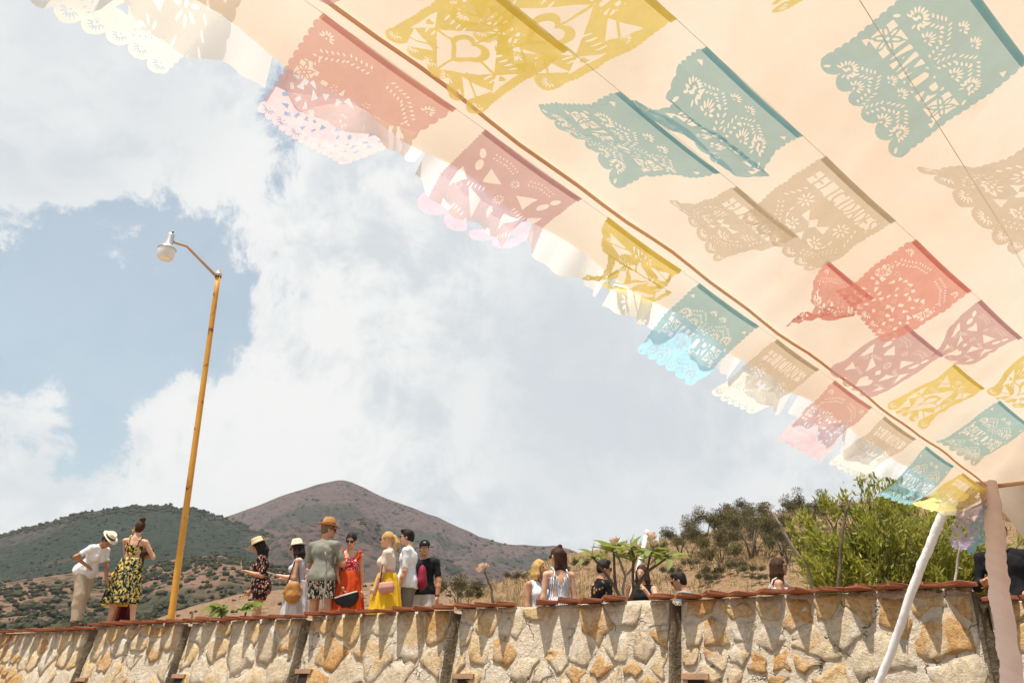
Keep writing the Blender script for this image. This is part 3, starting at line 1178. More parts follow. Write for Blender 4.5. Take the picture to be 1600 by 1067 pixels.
def word(c, text, x0, x1, y0, y1, r, band=True):
    """band of cut-away background with the letters left standing in paper"""
    if band:
        c.hole(rect((x0 + x1) / 2, (y0 + y1) / 2, (x1 - x0) / 2, (y1 - y0) / 2))
    n = len(text)
    p = (x1 - x0) / n
    for i, ch in enumerate(text):
        lx = x0 + p * i + p * 0.14
        lw = p * 0.72
        for (a, b), (d, e) in FONT[ch]:
            c.keep(seg(lx + a * lw, y0 + b * (y1 - y0), lx + d * lw, y0 + e * (y1 - y0), r))


def bottom_fans(c, n=6):
    for i in range(n):
        x = BW * (i + 0.5) / n
        fan(c, x, BH - 0.042, R(15), R(165), 7, 0.008, 0.026, 0.0021)


def d_amor():
    c = Cut()
    m = BW / 2
    for sg in (-1, 1):
        for (yy, up) in ((0.10, -1), (0.285, -1)):
            P = lambda dx, dy: (m + sg * dx, yy + dy)
            feather(c, [P(0.012, 0.055), P(0.03, 0.01), P(0.075, -0.02), P(0.115, 0.0), P(0.135, 0.03)], 15, 0.013, 0.0026)
            fan(c, *P(0.138, 0.022), R(-200) if sg > 0 else R(20), R(20) if sg > 0 else R(-200), 11, 0.014, 0.030, 0.0027)
            fan(c, *P(0.075, 0.035), R(-170), R(-10), 7, 0.010, 0.027, 0.0026)
            fan(c, *P(0.03, -0.035), R(-160), R(-20), 6, 0.009, 0.024, 0.0025)
            c.hole(ell(*P(0.178, 0.05), 0.009, 0.004, 0.8 * sg))
            c.hole(tri([P(0.178, -0.06), P(0.165, -0.045), P(0.188, -0.045)]))
    word(c, 'AMOR', m - 0.095, m + 0.095, 0.163, 0.225, 0.0058)
    for sg in (-1, 1):
        flower(c, m + sg * 0.143, 0.194, 0.027)
    c.outline()
    return c.done()


def d_hearts(seed=0):
    c = Cut()
    m = BW / 2
    word(c, 'AMOR', m - 0.06, m + 0.06, 0.04, 0.085, 0.0042)
    c.hole(rect(m, 0.205, 0.085, 0.085, R(45)))
    c.keep(np.maximum(heart(m, 0.205, 0.062), -heart(m, 0.207, 0.040)))
    c.keep(seg(m - 0.12, 0.205, m - 0.05, 0.205, 0.004))
    c.keep(seg(m + 0.05, 0.205, m + 0.12, 0.205, 0.004))
    c.keep(seg(m, 0.09, m, 0.17, 0.004))
    c.keep(seg(m, 0.25, m, 0.33, 0.004))
    for sg in (-1, 1):
        for dy in (0.085, 0.28):
            c.hole(tri([(m + sg * 0.06, dy), (m + sg * 0.165, dy - 0.03), (m + sg * 0.125, dy + 0.045)]))
            c.keep(seg(m + sg * 0.06, dy - 0.02, m + sg * 0.17, dy + 0.03, 0.003))
            for q in range(4):
                c.hole(ell(m + sg * (0.072 + q * 0.022), dy + (0.062 if dy < 0.2 else -0.055), 0.0035, 0.015, sg * 0.3))
        c.hole(tri([(m + sg * 0.172, 0.15), (m + sg * 0.172, 0.26), (m + sg * 0.128, 0.205)]))
        c.keep(heart(m + sg * 0.152, 0.203, 0.012))
        fan(c, m + sg * 0.158, 0.10, R(180), R(360), 7, 0.007, 0.019, 0.002)
    bottom_fans(c)
    c.outline(n_side=22, bottom=5, sb=0.045)
    return c.done()


def d_garden(seed=3):
    c = Cut()
    m = BW / 2
    r = np.random.default_rng(seed)
    for sg in (-1, 1):
        feather(c, [(m + sg * 0.02, 0.045), (m + sg * 0.09, 0.055), (m + sg * 0.15, 0.09), (m + sg * 0.17, 0.15)], 14, 0.012, 0.0026)
        fan(c, m + sg * 0.165, 0.05, R(180), R(360), 7, 0.008, 0.022, 0.0024)
    c.keep(seg(0.02, 0.118, BW - 0.02, 0.118, 0.003))
    pts = []
    for k in range(900):
        p = r.uniform([0.03, 0.125], [BW - 0.03, 0.295])
        if abs(p[0] - m) > 0.17 - 0.0 * p[1]:
            continue
        if all(np.hypot(*(p - q)) > 0.026 for q in pts):
            pts.append(p)
    for p in pts:
        k = r.integers(0, 4)
        a = r.uniform(0, 6.28)
        s_ = r.uniform(0.008, 0.012)
        if k == 0:
            c.hole(tri([(p[0] + s_ * 1.3 * math.cos(a + t_), p[1] + s_ * 1.3 * math.sin(a + t_)) for t_ in (0, 2.0, 4.1)]))
        elif k == 1:
            for i in range(5):
                b = a + i * 1.2566
                c.hole(ell(p[0] + .008 * math.cos(b), p[1] + .008 * math.sin(b), .0042, .0017, b))
        elif k == 2:
            c.hole(rect(p[0], p[1], s_ * .9, s_ * .55, a))
        else:
            c.hole(tri([(p[0] + s_ * 1.5 * math.cos(a + t_), p[1] + s_ * 1.5 * math.sin(a + t_)) for t_ in (0, 2.4, 3.6)]))
    for sg in (-1, 1):
        flower(c, m + sg * 0.16, 0.165, 0.02, 6, True)
    bottom_fans(c, 7)
    c.outline(n_side=13, bottom=14, sb=0.016)
    return c.done()


def d_doves(seed=9):
    c = Cut()
    m = BW / 2
    c.hole(np.maximum(heart(m, 0.285, 0.040), -PY))
    for sg in (-1, 1):
        c.hole(tri([(m + sg * 0.03, 0.12), (m + sg * 0.10, 0.09), (m + sg * 0.085, 0.15)]))
        c.hole(tri([(m + sg * 0.05, 0.20), (m + sg * 0.11, 0.185), (m + sg * 0.06, 0.245)]))
        c.hole(tri([(m + sg * 0.13, 0.17), (m + sg * 0.17, 0.14), (m + sg * 0.165, 0.22)]))
        c.hole(ell(m + sg * 0.135, 0.105, 0.012, 0.022, sg * 0.4))
        c.hole(tri([(m + sg * 0.12, 0.26), (m + sg * 0.165, 0.25), (m + sg * 0.15, 0.30)]))
        c.hole(ell(m + sg * 0.155, 0.065, 0.010, 0.018, sg * 0.7))
        for q in range(5):
            c.hole(ell(m + sg * (0.065 + q * 0.013), 0.168 + q * 0.003, 0.0024, 0.011, sg * 0.25))
            c.hole(ell(m + sg * (0.07 + q * 0.013), 0.262 - q * 0.002, 0.0022, 0.010, -sg * 0.3))
        fan(c, m + sg * 0.14, 0.20, 0, R(330), 9, 0.006, 0.014, 0.0016)
        feather(c, [(m + sg * 0.02, 0.06), (m + sg * 0.07, 0.045), (m + sg * 0.12, 0.05)], 8, 0.010, 0.002)
    fan(c, m, 0.17, 0, R(330), 10, 0.008, 0.020, 0.0022)
    c.hole(rect(m, 0.215, 0.011, 0.011, R(45)))
    fan(c, m, 0.09, 0, R(330), 9, 0.006, 0.016, 0.0019)
    r = np.random.default_rng(4)
    for k in range(70):
        x, y = r.uniform(0.03, BW - 0.03), r.uniform(0.318, 0.338)
        c.hole(ell(x, y, 0.0024, 0.0016, r.uniform(0, 3)))
    c.outline(n_side=24, bottom=4, sb=0.05)
    return c.done()


def d_word(seed=5):
    c = Cut()
    m = BW / 2
    word(c, 'FELICIDADES', m - 0.175, m + 0.175, 0.04, 0.098, 0.0042)
    r = np.random.default_rng(seed)
    for sg in (-1, 1):
        flower(c, m + sg * 0.10, 0.15, 0.030, 8, False)
        flower(c, m + sg * 0.06, 0.24, 0.024, 7, False)
        c.hole(tri([(m + sg * 0.02, 0.20), (m + sg * 0.055, 0.165), (m + sg * 0.06, 0.20)]))
        feather(c, [(m + sg * 0.05, 0.30), (m + sg * 0.11, 0.27), (m + sg * 0.155, 0.21)], 9, 0.011, 0.0023)
        for q in range(5):
            a = q * 0.5
            c.hole(ell(m + sg * (0.06 + 0.045 * math.cos(a)), 0.205 + 0.05 * math.sin(a), 0.011, 0.003, sg * (a + 1.5)))
        for q in range(4):
            c.hole(ell(m + sg * (0.14 + 0.008 * q), 0.12 + 0.02 * q, 0.009, 0.003, sg * 0.6))
    c.hole(rect(m, 0.195, 0.016, 0.016, R(45)))
    c.hole(tri([(m - 0.02, 0.265), (m + 0.02, 0.265), (m, 0.235)]))
    bottom_fans(c, 6)
    c.outline(n_side=18, bottom=6, sb=0.03)
    return c.done()


def squares(f):
    """outline of the field f > 0 as polygons over the grid (marching squares)"""
    ny, nx_ = f.shape
    gid = np.arange(ny * nx_).reshape(ny, nx_)
    ins = f > 0
    # edge crossing points
    def lerp(a, b):
        return np.clip(a / (a - b + 1e-12), 0.02, 0.98)
    hx = lerp(f[:, :-1], f[:, 1:])
    vx = lerp(f[:-1], f[1:])
    U, Vv = ux, uy
    hU = U[:, :-1] + (U[:, 1:] - U[:, :-1]) * hx
    hV = Vv[:, :-1]
    vU = U[:-1]
    vV = Vv[:-1] + (Vv[1:] - Vv[:-1]) * vx
    base_h = ny * nx_
    base_v = base_h + hU.size
    hid = base_h + np.arange(hU.size).reshape(hU.shape)
    vid = base_v + np.arange(vU.size).reshape(vU.shape)
    allU = np.concatenate([U.ravel(), hU.ravel(), vU.ravel()])
    allV = np.concatenate([Vv.ravel(), hV.ravel(), vV.ravel()])
    c0, c1, c2, c3 = ins[:-1, :-1], ins[:-1, 1:], ins[1:, 1:], ins[1:, :-1]
    case = c0 * 1 + c1 * 2 + c2 * 4 + c3 * 8
    corners = [gid[:-1, :-1], gid[:-1, 1:], gid[1:, 1:], gid[1:, :-1]]
    edges = [hid[:-1], vid[:, 1:], hid[1:], vid[:, :-1]]
    faces = []
    for cs in range(1, 16):
        m = case == cs
        if not m.any():
            continue
        seq = []
        for k in range(4):
            a, b = bool(cs >> k & 1), bool(cs >> ((k + 1) % 4) & 1)
            if a:
                seq.append(corners[k][m])
            if a != b:
                seq.append(edges[k][m])
        faces += np.stack(seq, 1).tolist()
    used = np.unique(np.concatenate([np.array(fc) for fc in faces]))
    remap = np.full(len(allU), -1)
    remap[used] = np.arange(len(used))
    faces = [[int(remap[i]) for i in fc] for fc in faces]
    return allU[used], allV[used], faces


DES = {'amor': squares(d_amor()), 'hearts': squares(d_hearts()), 'garden': squares(d_garden()), 'garden2': squares(d_garden(8)), 'doves': squares(d_doves()), 'word': squares(d_word())}


def paper(name, col, tp, tl=0.64):
    def fn(t, co):
        n = t.ramp(t.noise(co, 14.0, 4), 0.3, 0.7)
        c = t.mix(n, tuple(x * 0.92 for x in col), tuple(x * 0.84 for x in col))
        d = t.node('ShaderNodeBsdfDiffuse')
        t.put(d, 'Color', c)
        tr = t.node('ShaderNodeBsdfTranslucent')
        t.put(tr, 'Color', c)
        m = t.node('ShaderNodeMixShader')
        t.put(m, 0, tl)
        t.l.new(d.outputs[0], m.inputs[1])
        t.l.new(tr.outputs[0], m.inputs[2])
        tn = t.node('ShaderNodeBsdfTransparent')
        t.put(tn, 'Color', tuple(0.58 + 0.42 * x for x in col) + (1,))
        m2 = t.node('ShaderNodeMixShader')
        t.put(m2, 0, tp)
        t.l.new(m.outputs[0], m2.inputs[1])
        t.l.new(tn.outputs[0], m2.inputs[2])
        return m2.outputs[0]
    return material(name, fn)


PAP = {'blue': (0.44, 0.78, 0.90), 'yellow': (1.0, 0.88, 0.30), 'red': (1.0, 0.50, 0.46), 'mauve': (0.86, 0.60, 0.68), 'beige': (0.82, 0.75, 0.62), 'lilac': (0.68, 0.56, 0.78), 'sky blue': (0.42, 0.72, 0.86), 'pink': (0.97, 0.62, 0.60)}
MPAP = {k: paper('tissue_' + k.replace(' ', '_'), v, {'beige': 0.50, 'yellow': 0.22, 'red': 0.32}.get(k, 0.40), {'yellow': 0.9, 'red': 0.85, 'beige': 0.8}.get(k, 0.66)) for k, v in PAP.items()}
MFOLD = {k: paper('fold_' + k.replace(' ', '_'), tuple(x * 0.92 for x in v), 0.10) for k, v in PAP.items()}
BSTR = {}


def on_line(px, py, P0, P1):
    """point of the string P0-P1 nearest to a pixel's ray"""
    r = ray(px, py)
    o = np.array([0, 0, EYE])
    d = P1 - P0
    M = np.stack([r, -d], 1)
    sol = np.linalg.lstsq(M, P0 - o, rcond=None)[0]
    return P0 + d * sol[1]


def hang_pt(T, px, py, along, Lmin, Lmax):
    """foot of a banner edge: on the pixel's ray, square to the string, of a likely length"""
    r = ray(px, py)
    r = r / np.linalg.norm(r)
    o = np.array([0, 0, EYE])
    den = r @ along
    if abs(den) > 0.05:
        B = o + r * (((T - o) @ along) / den)
    else:
        B = o + r * ((T - o) @ r)
    L = np.linalg.norm(B - T)
    if Lmin <= L <= Lmax:
        return B
    # fall back: the point at the wanted length along the ray, the lower of the two
    L = min(max(L, Lmin), Lmax)
    b = (T - o) @ r
    disc = L * L - ((T - o) @ (T - o) - b * b)
    if disc < 0:
        B = o + r * b
        return T + (B - T) / np.linalg.norm(B - T) * L
    s1, s2 = b - math.sqrt(disc), b + math.sqrt(disc)
    B1, B2 = o + r * s1, o + r * s2
    return B1 if abs((B1 - T) @ along) < abs((B2 - T) @ along) else B2


def banner(color, design, string, TL, TR, BL, BR, label, group, wave=0.02, fold=0.0, crumple=0.004, seed=0, L=(0.26, 0.46)):
    P0, P1 = string
    tl, tr = on_line(*TL, P0, P1), on_line(*TR, P0, P1)
    al = (tr - tl) / np.linalg.norm(tr - tl)
    bl, br = hang_pt(tl, *BL, al, *L), hang_pt(tr, *BR, al, *L)
    U, Vv, faces = DES[design]
    rs_ = np.random.default_rng(seed + 100)
    u, v = U[:, None], Vv[:, None]
    top = tl + (tr - tl) * u
    bot = bl + (br - bl) * u
    P = top + (bot - top) * v
    hang_v = ((bl + br) / 2 - (tl + tr) / 2)
    nrm = np.cross(al, hang_v)
    nrm /= np.linalg.norm(nrm)
    if nrm[2] > 0:
        nrm = -nrm
    ph = rs_.uniform(0, 6, 4)
    dis = wave * v * np.sin(v * 4.2 + u * 1.3 + ph[0]) + wave * 0.5 * v ** 1.5 * np.sin(u * 6 + v * 2 + ph[1])
    dis = dis + crumple * np.minimum(v * 3, 1) * fbm(u * 7 + seed, v * 7, seed, 3)
    dis = dis + 0.007 * np.abs((u * 2 + 0.5) % 1 - 0.5) * np.minimum(v * 4, 1) + 0.009 * np.abs((v * 2.0 + 0.5) % 1 - 0.5)     # creases from the folded packet
    sag = -0.006 * np.sin(np.pi * u) * (1 - v)
    if fold:                              # sheet doubles back on itself in the wind
        k = np.clip((v - 0.42) / 0.2, 0, 1)
        dis = dis + fold * 0.32 * np.sin(np.clip((v - 0.30) / 0.55, 0, 1) * np.pi) * (1 - 0.25 * u)
        P = P + hang_v * (-(fold) * 0.9) * np.sin(np.clip((v - 0.45) / 0.3, 0, 1) * np.pi)
    P = P + nrm * dis + np.array([0, 0, 1.0]) * sag
    org = (tl + tr) / 2
    e = empty('paper_banner', org)
    tag(e, label, 'banner', group)
    build('paper_sheet', P - org, faces, MPAP[color], e)
    # doubled strip of paper glued over the string
    n = 14
    fv, ff = [], []
    hw = hang_v / np.linalg.norm(hang_v)
    for j in range(3):
        for i in range(n):
            a = i / (n - 1)
            b = tl + (tr - tl) * (0.012 + 0.976 * a) + np.array([0, 0, 1.0]) * (-0.006 * math.sin(math.pi * a))
            fv.append(b + nrm * 0.0035 - hw * 0.004 + hw * 0.017 * j / 2 - org)
    for j in range(2):
        for i in range(n - 1):
            ff.append((j * n + i, j * n + i + 1, (j + 1) * n + i + 1, (j + 1) * n + i))
    build('top_fold', fv, ff, MFOLD[color], e)
    return e


ZS = EYE + 1.25
def zpt(px, py, z=ZS):
    r = ray(px, py)
    return np.array([0, 0, EYE]) + r * ((z - EYE) / r[2])


SA = (A_LL, A_R)
b0, b1 = zpt(965, 140), zpt(1560, 625)
SB = (b0 - (b1 - b0) * 0.6, b1 + (b1 - b0) * 0.25)
c0, c1 = zpt(1100, 70), zpt(1530, 467)
SC = (c0 - (c1 - c0) * 0.8, c1 + (c1 - c0) * 1.0)
d0, d1 = zpt(1480, -70), zpt(1605, 100)
dd = (d1 - d0) / np.linalg.norm(d1 - d0)
SD = (d0 - dd * 1.2, d1 + dd * 2.0)
for nm, (P0, P1), lab in (('banner_string', SA, 'thin string under the tent eave carrying the outermost row of paper banners'), ('banner_string', SB, 'thin string inside the tent carrying the paper banners next to the eave row'),
                          ('banner_string', SC, 'thin string further inside the tent carrying the big blue and yellow banners'), ('banner_string', SD, 'thin innermost string carrying the large blue banner with flowers')):
    m = MB()
    m.tube([P0 + (P1 - P0) * t_ for t_ in np.linspace(0, 1, 30)], 0.0006, 5)
    tag(m.build(nm, M_cord), lab, 'string', 'banner strings under the canopy')
m = MB()
oc0, oc1 = zpt(1305, -60, ZS + 0.42), zpt(1500, 250, ZS + 0.42)
oc1 = oc1 + (oc1 - oc0) * 1.5
m.tube([oc0 + (oc1 - oc0) * t_ for t_ in np.linspace(-0.3, 1, 24)], 0.0011, 6)
tag(m.build('rope', M_ocord), 'thin orange rope running under the canopy behind the large blue banner', 'rope')

GA, GB, GC, GD = 'paper banners hanging along the tent eave', 'paper banners on the second string', 'paper banners on the third string', 'paper banners on the innermost string'
BAN = [
    # colour, design, string, TL, TR, BL, BR, label, group, wave, fold, crumple
    ('yellow', 'word', SA, (1500, 742), (1542, 768), (1422, 788), (1492, 808), 'yellow cut paper banner tied at the tent corner next to the wrapped post', GA, .03, 0, .008),
    ('blue', 'amor', SA, (1440, 703), (1487, 732), (1370, 778), (1428, 795), 'small blue cut paper banner whose lower half hangs before the green shrub', GA, .02, 0, .004),
    ('beige', 'word', SA, (1380, 650), (1427, 690), (1295, 730), (1350, 752), 'beige cut paper banner between the pink and the small blue banner on the eave', GA, .02, 0, .004),
    ('pink', 'garden2', SA, (1295, 602), (1357, 643), (1214, 690), (1278, 718), 'small pink cut paper banner with white showing through, between two beige ones', GA, .02, 0, .004),
    ('beige', 'word', SA, (1200, 545), (1270, 590), (1105, 612), (1175, 655), 'beige cut paper banner between the blue lettered and the small pink banner on the eave', GA, .02, 0, .004),
    ('blue', 'amor', SA, (1083, 451), (1180, 518), (985, 540), (1075, 602), 'blue lettered paper banner on the eave beside the crumpled yellow one', GA, .02, 0, .004),
    ('yellow', 'hearts', SA, (942, 345), (1060, 430), (905, 440), (1000, 478), 'crumpled yellow paper banner folded over on the tent eave', GA, .05, .16, .03),
    ('mauve', 'doves', SA, (755, 200), (905, 318), (640, 318), (790, 395), 'mauve paper banner with heart cutouts against the white clouds', GA, .02, 0, .004),
    ('pink', 'garden', SA, (500, 20), (712, 175), (398, 175), (530, 270), 'large pink paper banner with flower cutouts over the blue patch of sky', GA, .02, 0, .003),
    ('beige', 'word', SA, (170, -230), (420, -40), (40, -30), (250, 110), 'large pale beige paper banner hanging out over the clouds past the pink one', GA, .05, 0, .006),
    ('mauve', 'doves', SB, (560, -215), (680, -105), (425, -60), (505, 32), 'mauve paper banner whose lower scallops show above the large pink banner', GB, .02, 0, .004),
    ('yellow', 'hearts', SB, (735, -55), (890, 78), (590, 62), (745, 185), 'large yellow paper banner with scalloped foot lying over the eave pole', GB, .02, 0, .004),
    ('blue', 'amor', SB, (965, 140), (1128, 268), (830, 178), (960, 300), 'blue paper banner with wind-lifted lower end behind the scalloped blue one', GB, .045, 0, .006),
    ('beige', 'word', SB, (1148, 290), (1240, 378), (1040, 325), (1120, 415), 'pale beige paper banner half hidden behind the beige lettered one', GB, .03, 0, .006),
    ('red', 'garden', SB, (1288, 410), (1360, 472), (1222, 500), (1285, 482), 'red paper banner twisted to a point behind the flat red one', GB, .03, .2, .01),
    ('mauve', 'doves', SB, (1410, 510), (1468, 562), (1285, 572), (1352, 628), 'mauve paper banner below the red ones, overlapping the eave pole', GB, .025, 0, .004),
    ('yellow', 'hearts', SB, (1490, 567), (1540, 605), (1383, 640), (1440, 672), 'yellow paper banner with square cutouts between the mauve and the small blue banner', GB, .03, 0, .004),
    ('blue', 'amor', SB, (1560, 625), (1612, 665), (1457, 690), (1520, 722), 'blue lettered paper banner near the tent corner under the yellow ones', GB, .02, 0, .004),
    ('beige', 'doves', SB, (1640, 690), (1690, 728), (1530, 705), (1590, 765), 'beige paper banner against the canvas of the tent corner', GB, .03, 0, .006),
    ('yellow', 'hearts', SC, (905, -122), (1060, 28), (690, 20), (850, 163), 'large yellow paper banner with straight top edge, lying over another yellow one', GC, .02, 0, .004),
    ('blue', 'amor', SC, (1100, 70), (1253, 215), (975, 150), (1122, 266), 'large blue paper banner with straight dark top edge and scalloped side', GC, .03, .25, .004),
    ('beige', 'word', SC, (1283, 245), (1395, 350), (1150, 335), (1262, 425), 'beige paper banner with a row of letters along its straight top edge', GC, .02, 0, .004),
    ('red', 'garden2', SC, (1427, 373), (1518, 455), (1300, 452), (1378, 540), 'flat red paper banner with flower cutouts overlapping a mauve one', GC, .02, 0, .004),
    ('mauve', 'doves', SC, (1530, 467), (1602, 524), (1440, 545), (1492, 566), 'mauve paper banner with wavy lower edge beside the flat red one', GC, .035, 0, .005),
    ('yellow', 'hearts', SC, (1622, 538), (1676, 582), (1530, 605), (1592, 645), 'yellow paper banner overlapping the blue lettered one near the tent corner', GC, .03, 0, .004),
    ('yellow', 'hearts', SD, (1350, -250), (1430, -140), (1188, -60), (1215, 38), 'yellow paper banner whose scalloped tip shows between two blue ones', GD, .02, 0, .004),
    ('blue', 'amor', SD, (1480, -70), (1605, 100), (1272, 100), (1400, 258), 'largest blue paper banner with flowers and lettering in front of the orange cord', GD, .015, 0, .003),
    ('beige', 'word', SD, (1672, 190), (1770, 315), (1428, 285), (1590, 412), 'beige paper banner with ragged folded foot below the largest blue one', GD, .05, 0, .012),
]
for i, b_ in enumerate(BAN):
    banner(*b_[:9], wave=b_[9], fold=b_[10], crumple=b_[11], seed=i)
post_s = (at(1528, 782, 4.72), at(1546, 776, 4.78))
banner('lilac', 'doves', (at(1518, 792, 4.70), at(1546, 776, 4.78)), (1518, 792), (1546, 776), (1468, 842), (1506, 858), 'lilac paper banner bunched up against the wrapped corner post', GA, wave=.06, crumple=.02, seed=40, L=(0.2, 0.42))
banner('sky blue', 'amor', (at(1536, 790, 4.74), at(1556, 790, 4.86)), (1536, 790), (1556, 790), (1496, 862), (1545, 850), 'light blue paper banner hanging behind the wrapped corner post', GA, wave=.04, crumple=.015, seed=41, L=(0.2, 0.42))

# ------------------------------------------------------------------ people: bodies grown as one continuous surface from a distance field
class Field:
    def __init__(s, lo, hi, h):
        s.lo = np.array(lo, float)
        s.h = h
        s.n = np.ceil((np.array(hi) - s.lo) / h).astype(int) + 1
        s.d = np.full(s.n, 0.5, dtype=np.float32)
        s.ax = [(s.lo[k] + np.arange(s.n[k]) * h).astype(np.float32) for k in range(3)]

    def _box(s, lo, hi):
        i0 = np.clip(np.floor((lo - s.lo) / s.h).astype(int), 0, s.n - 1)
        i1 = np.clip(np.ceil((hi - s.lo) / s.h).astype(int) + 1, 1, s.n)
        sl = tuple(slice(a, max(b, a + 1)) for a, b in zip(i0, i1))
        g = np.meshgrid(*[s.ax[k][sl[k]] for k in range(3)], indexing='ij', sparse=True)
        return sl, g

    def _min(s, sl, dd, k):
        a = s.d[sl]
        if k > 0:
            hh = np.clip(0.5 + 0.5 * (a - dd) / k, 0, 1)
            s.d[sl] = a * (1 - hh) + dd * hh - k * hh * (1 - hh)
        else:
            s.d[sl] = np.minimum(a, dd)

    def cap(s, a, b, ra, rb, k=0.025, sq=(1, 1, 1)):
        a, b = np.array(a, float), np.array(b, float)
        pad = max(ra, rb) + k + 2.5 * s.h + 0.02
        sl, g = s._box(np.minimum(a, b) - pad, np.maximum(a, b) + pad)
        ba = b - a
        l2 = ba @ ba + 1e-12
        t = np.clip(((g[0] - a[0]) * ba[0] + (g[1] - a[1]) * ba[1] + (g[2] - a[2]) * ba[2]) / l2, 0, 1)
        dx, dy, dz = g[0] - a[0] - t * ba[0], g[1] - a[1] - t * ba[1], g[2] - a[2] - t * ba[2]
        dd = np.sqrt((dx / sq[0]) ** 2 + (dy / sq[1]) ** 2 + (dz / sq[2]) ** 2) - (ra + (rb - ra) * t)
        s._min(sl, dd, k)

    def ell(s, c, r, M=None, k=0.025, sub=False):
        c, r = np.array(c, float), np.array(r, float)
        pad = max(r) + k + 2.5 * s.h + 0.02
        sl, g = s._box(c - pad, c + pad)
        p = [g[0] - c[0], g[1] - c[1], g[2] - c[2]]
        if M is not None:
            M = np.array(M)
            p = [M[0, i] * p[0] + M[1, i] * p[1] + M[2, i] * p[2] for i in range(3)]
        q = np.sqrt((p[0] / r[0]) ** 2 + (p[1] / r[1]) ** 2 + (p[2] / r[2]) ** 2)
        dd = (q - 1) * min(r)
        if sub:
            s.d[sl] = np.maximum(s.d[sl], -dd)
        else:
            s._min(sl, dd, k)

    def cone(s, z0, z1, c0, c1, r0, r1, folds=0, famp=0.0, ph=0.0, k=0.01, pw=1.0):
        """skirt: elliptical cone between heights, with folds growing to the hem; r = (rx, ry)"""
        g = np.meshgrid(*s.ax, indexing='ij', sparse=True)
        t = np.clip((z1 - g[2]) / (z1 - z0), 0, 1)
        tp = t ** pw
        cx = c1[0] + (c0[0] - c1[0]) * t
        cy = c1[1] + (c0[1] - c1[1]) * t
        rx = r1[0] + (r0[0] - r1[0]) * tp
        ry = r1[1] + (r0[1] - r1[1]) * tp
        x, y = g[0] - cx, g[1] - cy
        th = np.arctan2(y, x)
        q = np.sqrt((x / rx) ** 2 + (y / ry) ** 2)
        fold = famp * t * (np.sin(th * folds + ph) + 0.5 * np.sin(th * (folds * 2 + 1) + ph * 2 + t * 2))
        dd = (q - 1) * np.minimum(rx, ry) - fold
        dd = np.maximum(dd, np.maximum(g[2] - z1, z0 - g[2]))
        s._min(tuple(slice(None) for _ in range(3)), dd.astype(np.float32), k)

    def cut(s, p, n):
        """keep the side where (x-p).n < 0"""
        g = np.meshgrid(*s.ax, indexing='ij', sparse=True)
        n = np.array(n, float) / np.linalg.norm(n)
        s.d = np.maximum(s.d, ((g[0] - p[0]) * n[0] + (g[1] - p[1]) * n[1] + (g[2] - p[2]) * n[2]).astype(np.float32))

    def rough(s, amp, fr, seed=0.0, st=(1, 1, 1)):
        m = np.abs(s.d) < 3 * s.h + amp
        idx = np.argwhere(m)
        p = s.lo + idx * s.h
        s.d[m] += (amp * fbm(p[:, 0] * fr * st[0] + seed, p[:, 1] * fr * st[1], p[:, 2] * fr * st[2], 2)).astype(np.float32)

    def mesh(s, name):
        d = s.d
        ins = d < 0
        c = [ins[i:i + d.shape[0] - 1, j:j + d.shape[1] - 1, k:k + d.shape[2] - 1] for i in (0, 1) for j in (0, 1) for k in (0, 1)]
        cnt = sum(a.astype(np.int8) for a in c)
        act = (cnt > 0) & (cnt < 8)
        idx = np.argwhere(act)
        if len(idx) == 0:
            return None
        vid = np.full(act.shape, -1, dtype=np.int32)
        vid[act] = np.arange(len(idx))
        acc = np.zeros((len(idx), 3))
        num = np.zeros(len(idx))
        offs = [(i, j, k) for i in (0, 1) for j in (0, 1) for k in (0, 1)]
        vals = [d[idx[:, 0] + o[0], idx[:, 1] + o[1], idx[:, 2] + o[2]] for o in offs]
        for a in range(8):
            for b in range(a + 1, 8):
                oa, ob = offs[a], offs[b]
                if sum(abs(x - y) for x, y in zip(oa, ob)) != 1:
                    continue
                m = (vals[a] < 0) != (vals[b] < 0)
                t = np.where(m, vals[a] / (vals[a] - vals[b] + 1e-12), 0)
                p = np.array(oa) + (np.array(ob) - np.array(oa)) * t[:, None]
                acc += p * m[:, None]
                num += m
        V = s.lo + (idx + acc / num[:, None]) * s.h
        F = []
        for axn in range(3):
            sh = [slice(None)] * 3
            A = ins.take(range(0, ins.shape[axn] - 1), axis=axn)
            B = ins.take(range(1, ins.shape[axn]), axis=axn)
            e = np.argwhere(A != B)
            u, w_ = [k for k in range(3) if k != axn]
            e = e[(e[:, u] > 0) & (e[:, w_] > 0) & (e[:, u] < ins.shape[u] - 1) & (e[:, w_] < ins.shape[w_] - 1)]
            fl = A[e[:, 0], e[:, 1], e[:, 2]]
            q = []
            for du, dw in ((-1, -1), (0, -1), (0, 0), (-1, 0)):
                x = e.copy()
                x[:, u] += du
                x[:, w_] += dw
                q.append(vid[x[:, 0], x[:, 1], x[:, 2]])
            q = np.stack(q, 1)
            flip = fl if axn != 1 else ~fl
            q[~flip] = q[~flip][:, ::-1]
            F.append(q)
        F = np.concatenate(F)
        F = F[(F >= 0).all(1)]
        me = bpy.data.meshes.new(name)
        me.vertices.add(len(V))
        me.vertices.foreach_set('co', V.astype(np.float32).ravel())
        me.loops.add(F.size)
        me.loops.foreach_set('vertex_index', F.astype(np.int32).ravel())
        me.polygons.add(len(F))
        me.polygons.foreach_set('loop_start', np.arange(0, F.size, 4, dtype=np.int32))
        me.polygons.foreach_set('loop_total', np.full(len(F), 4, dtype=np.int32))
        me.polygons.foreach_set('use_smooth', np.ones(len(F), dtype=bool))
        me.update(calc_edges=True)
        return me


def rot(ax, deg):
    return np.array(Matrix.Rotation(R(deg), 3, ax))


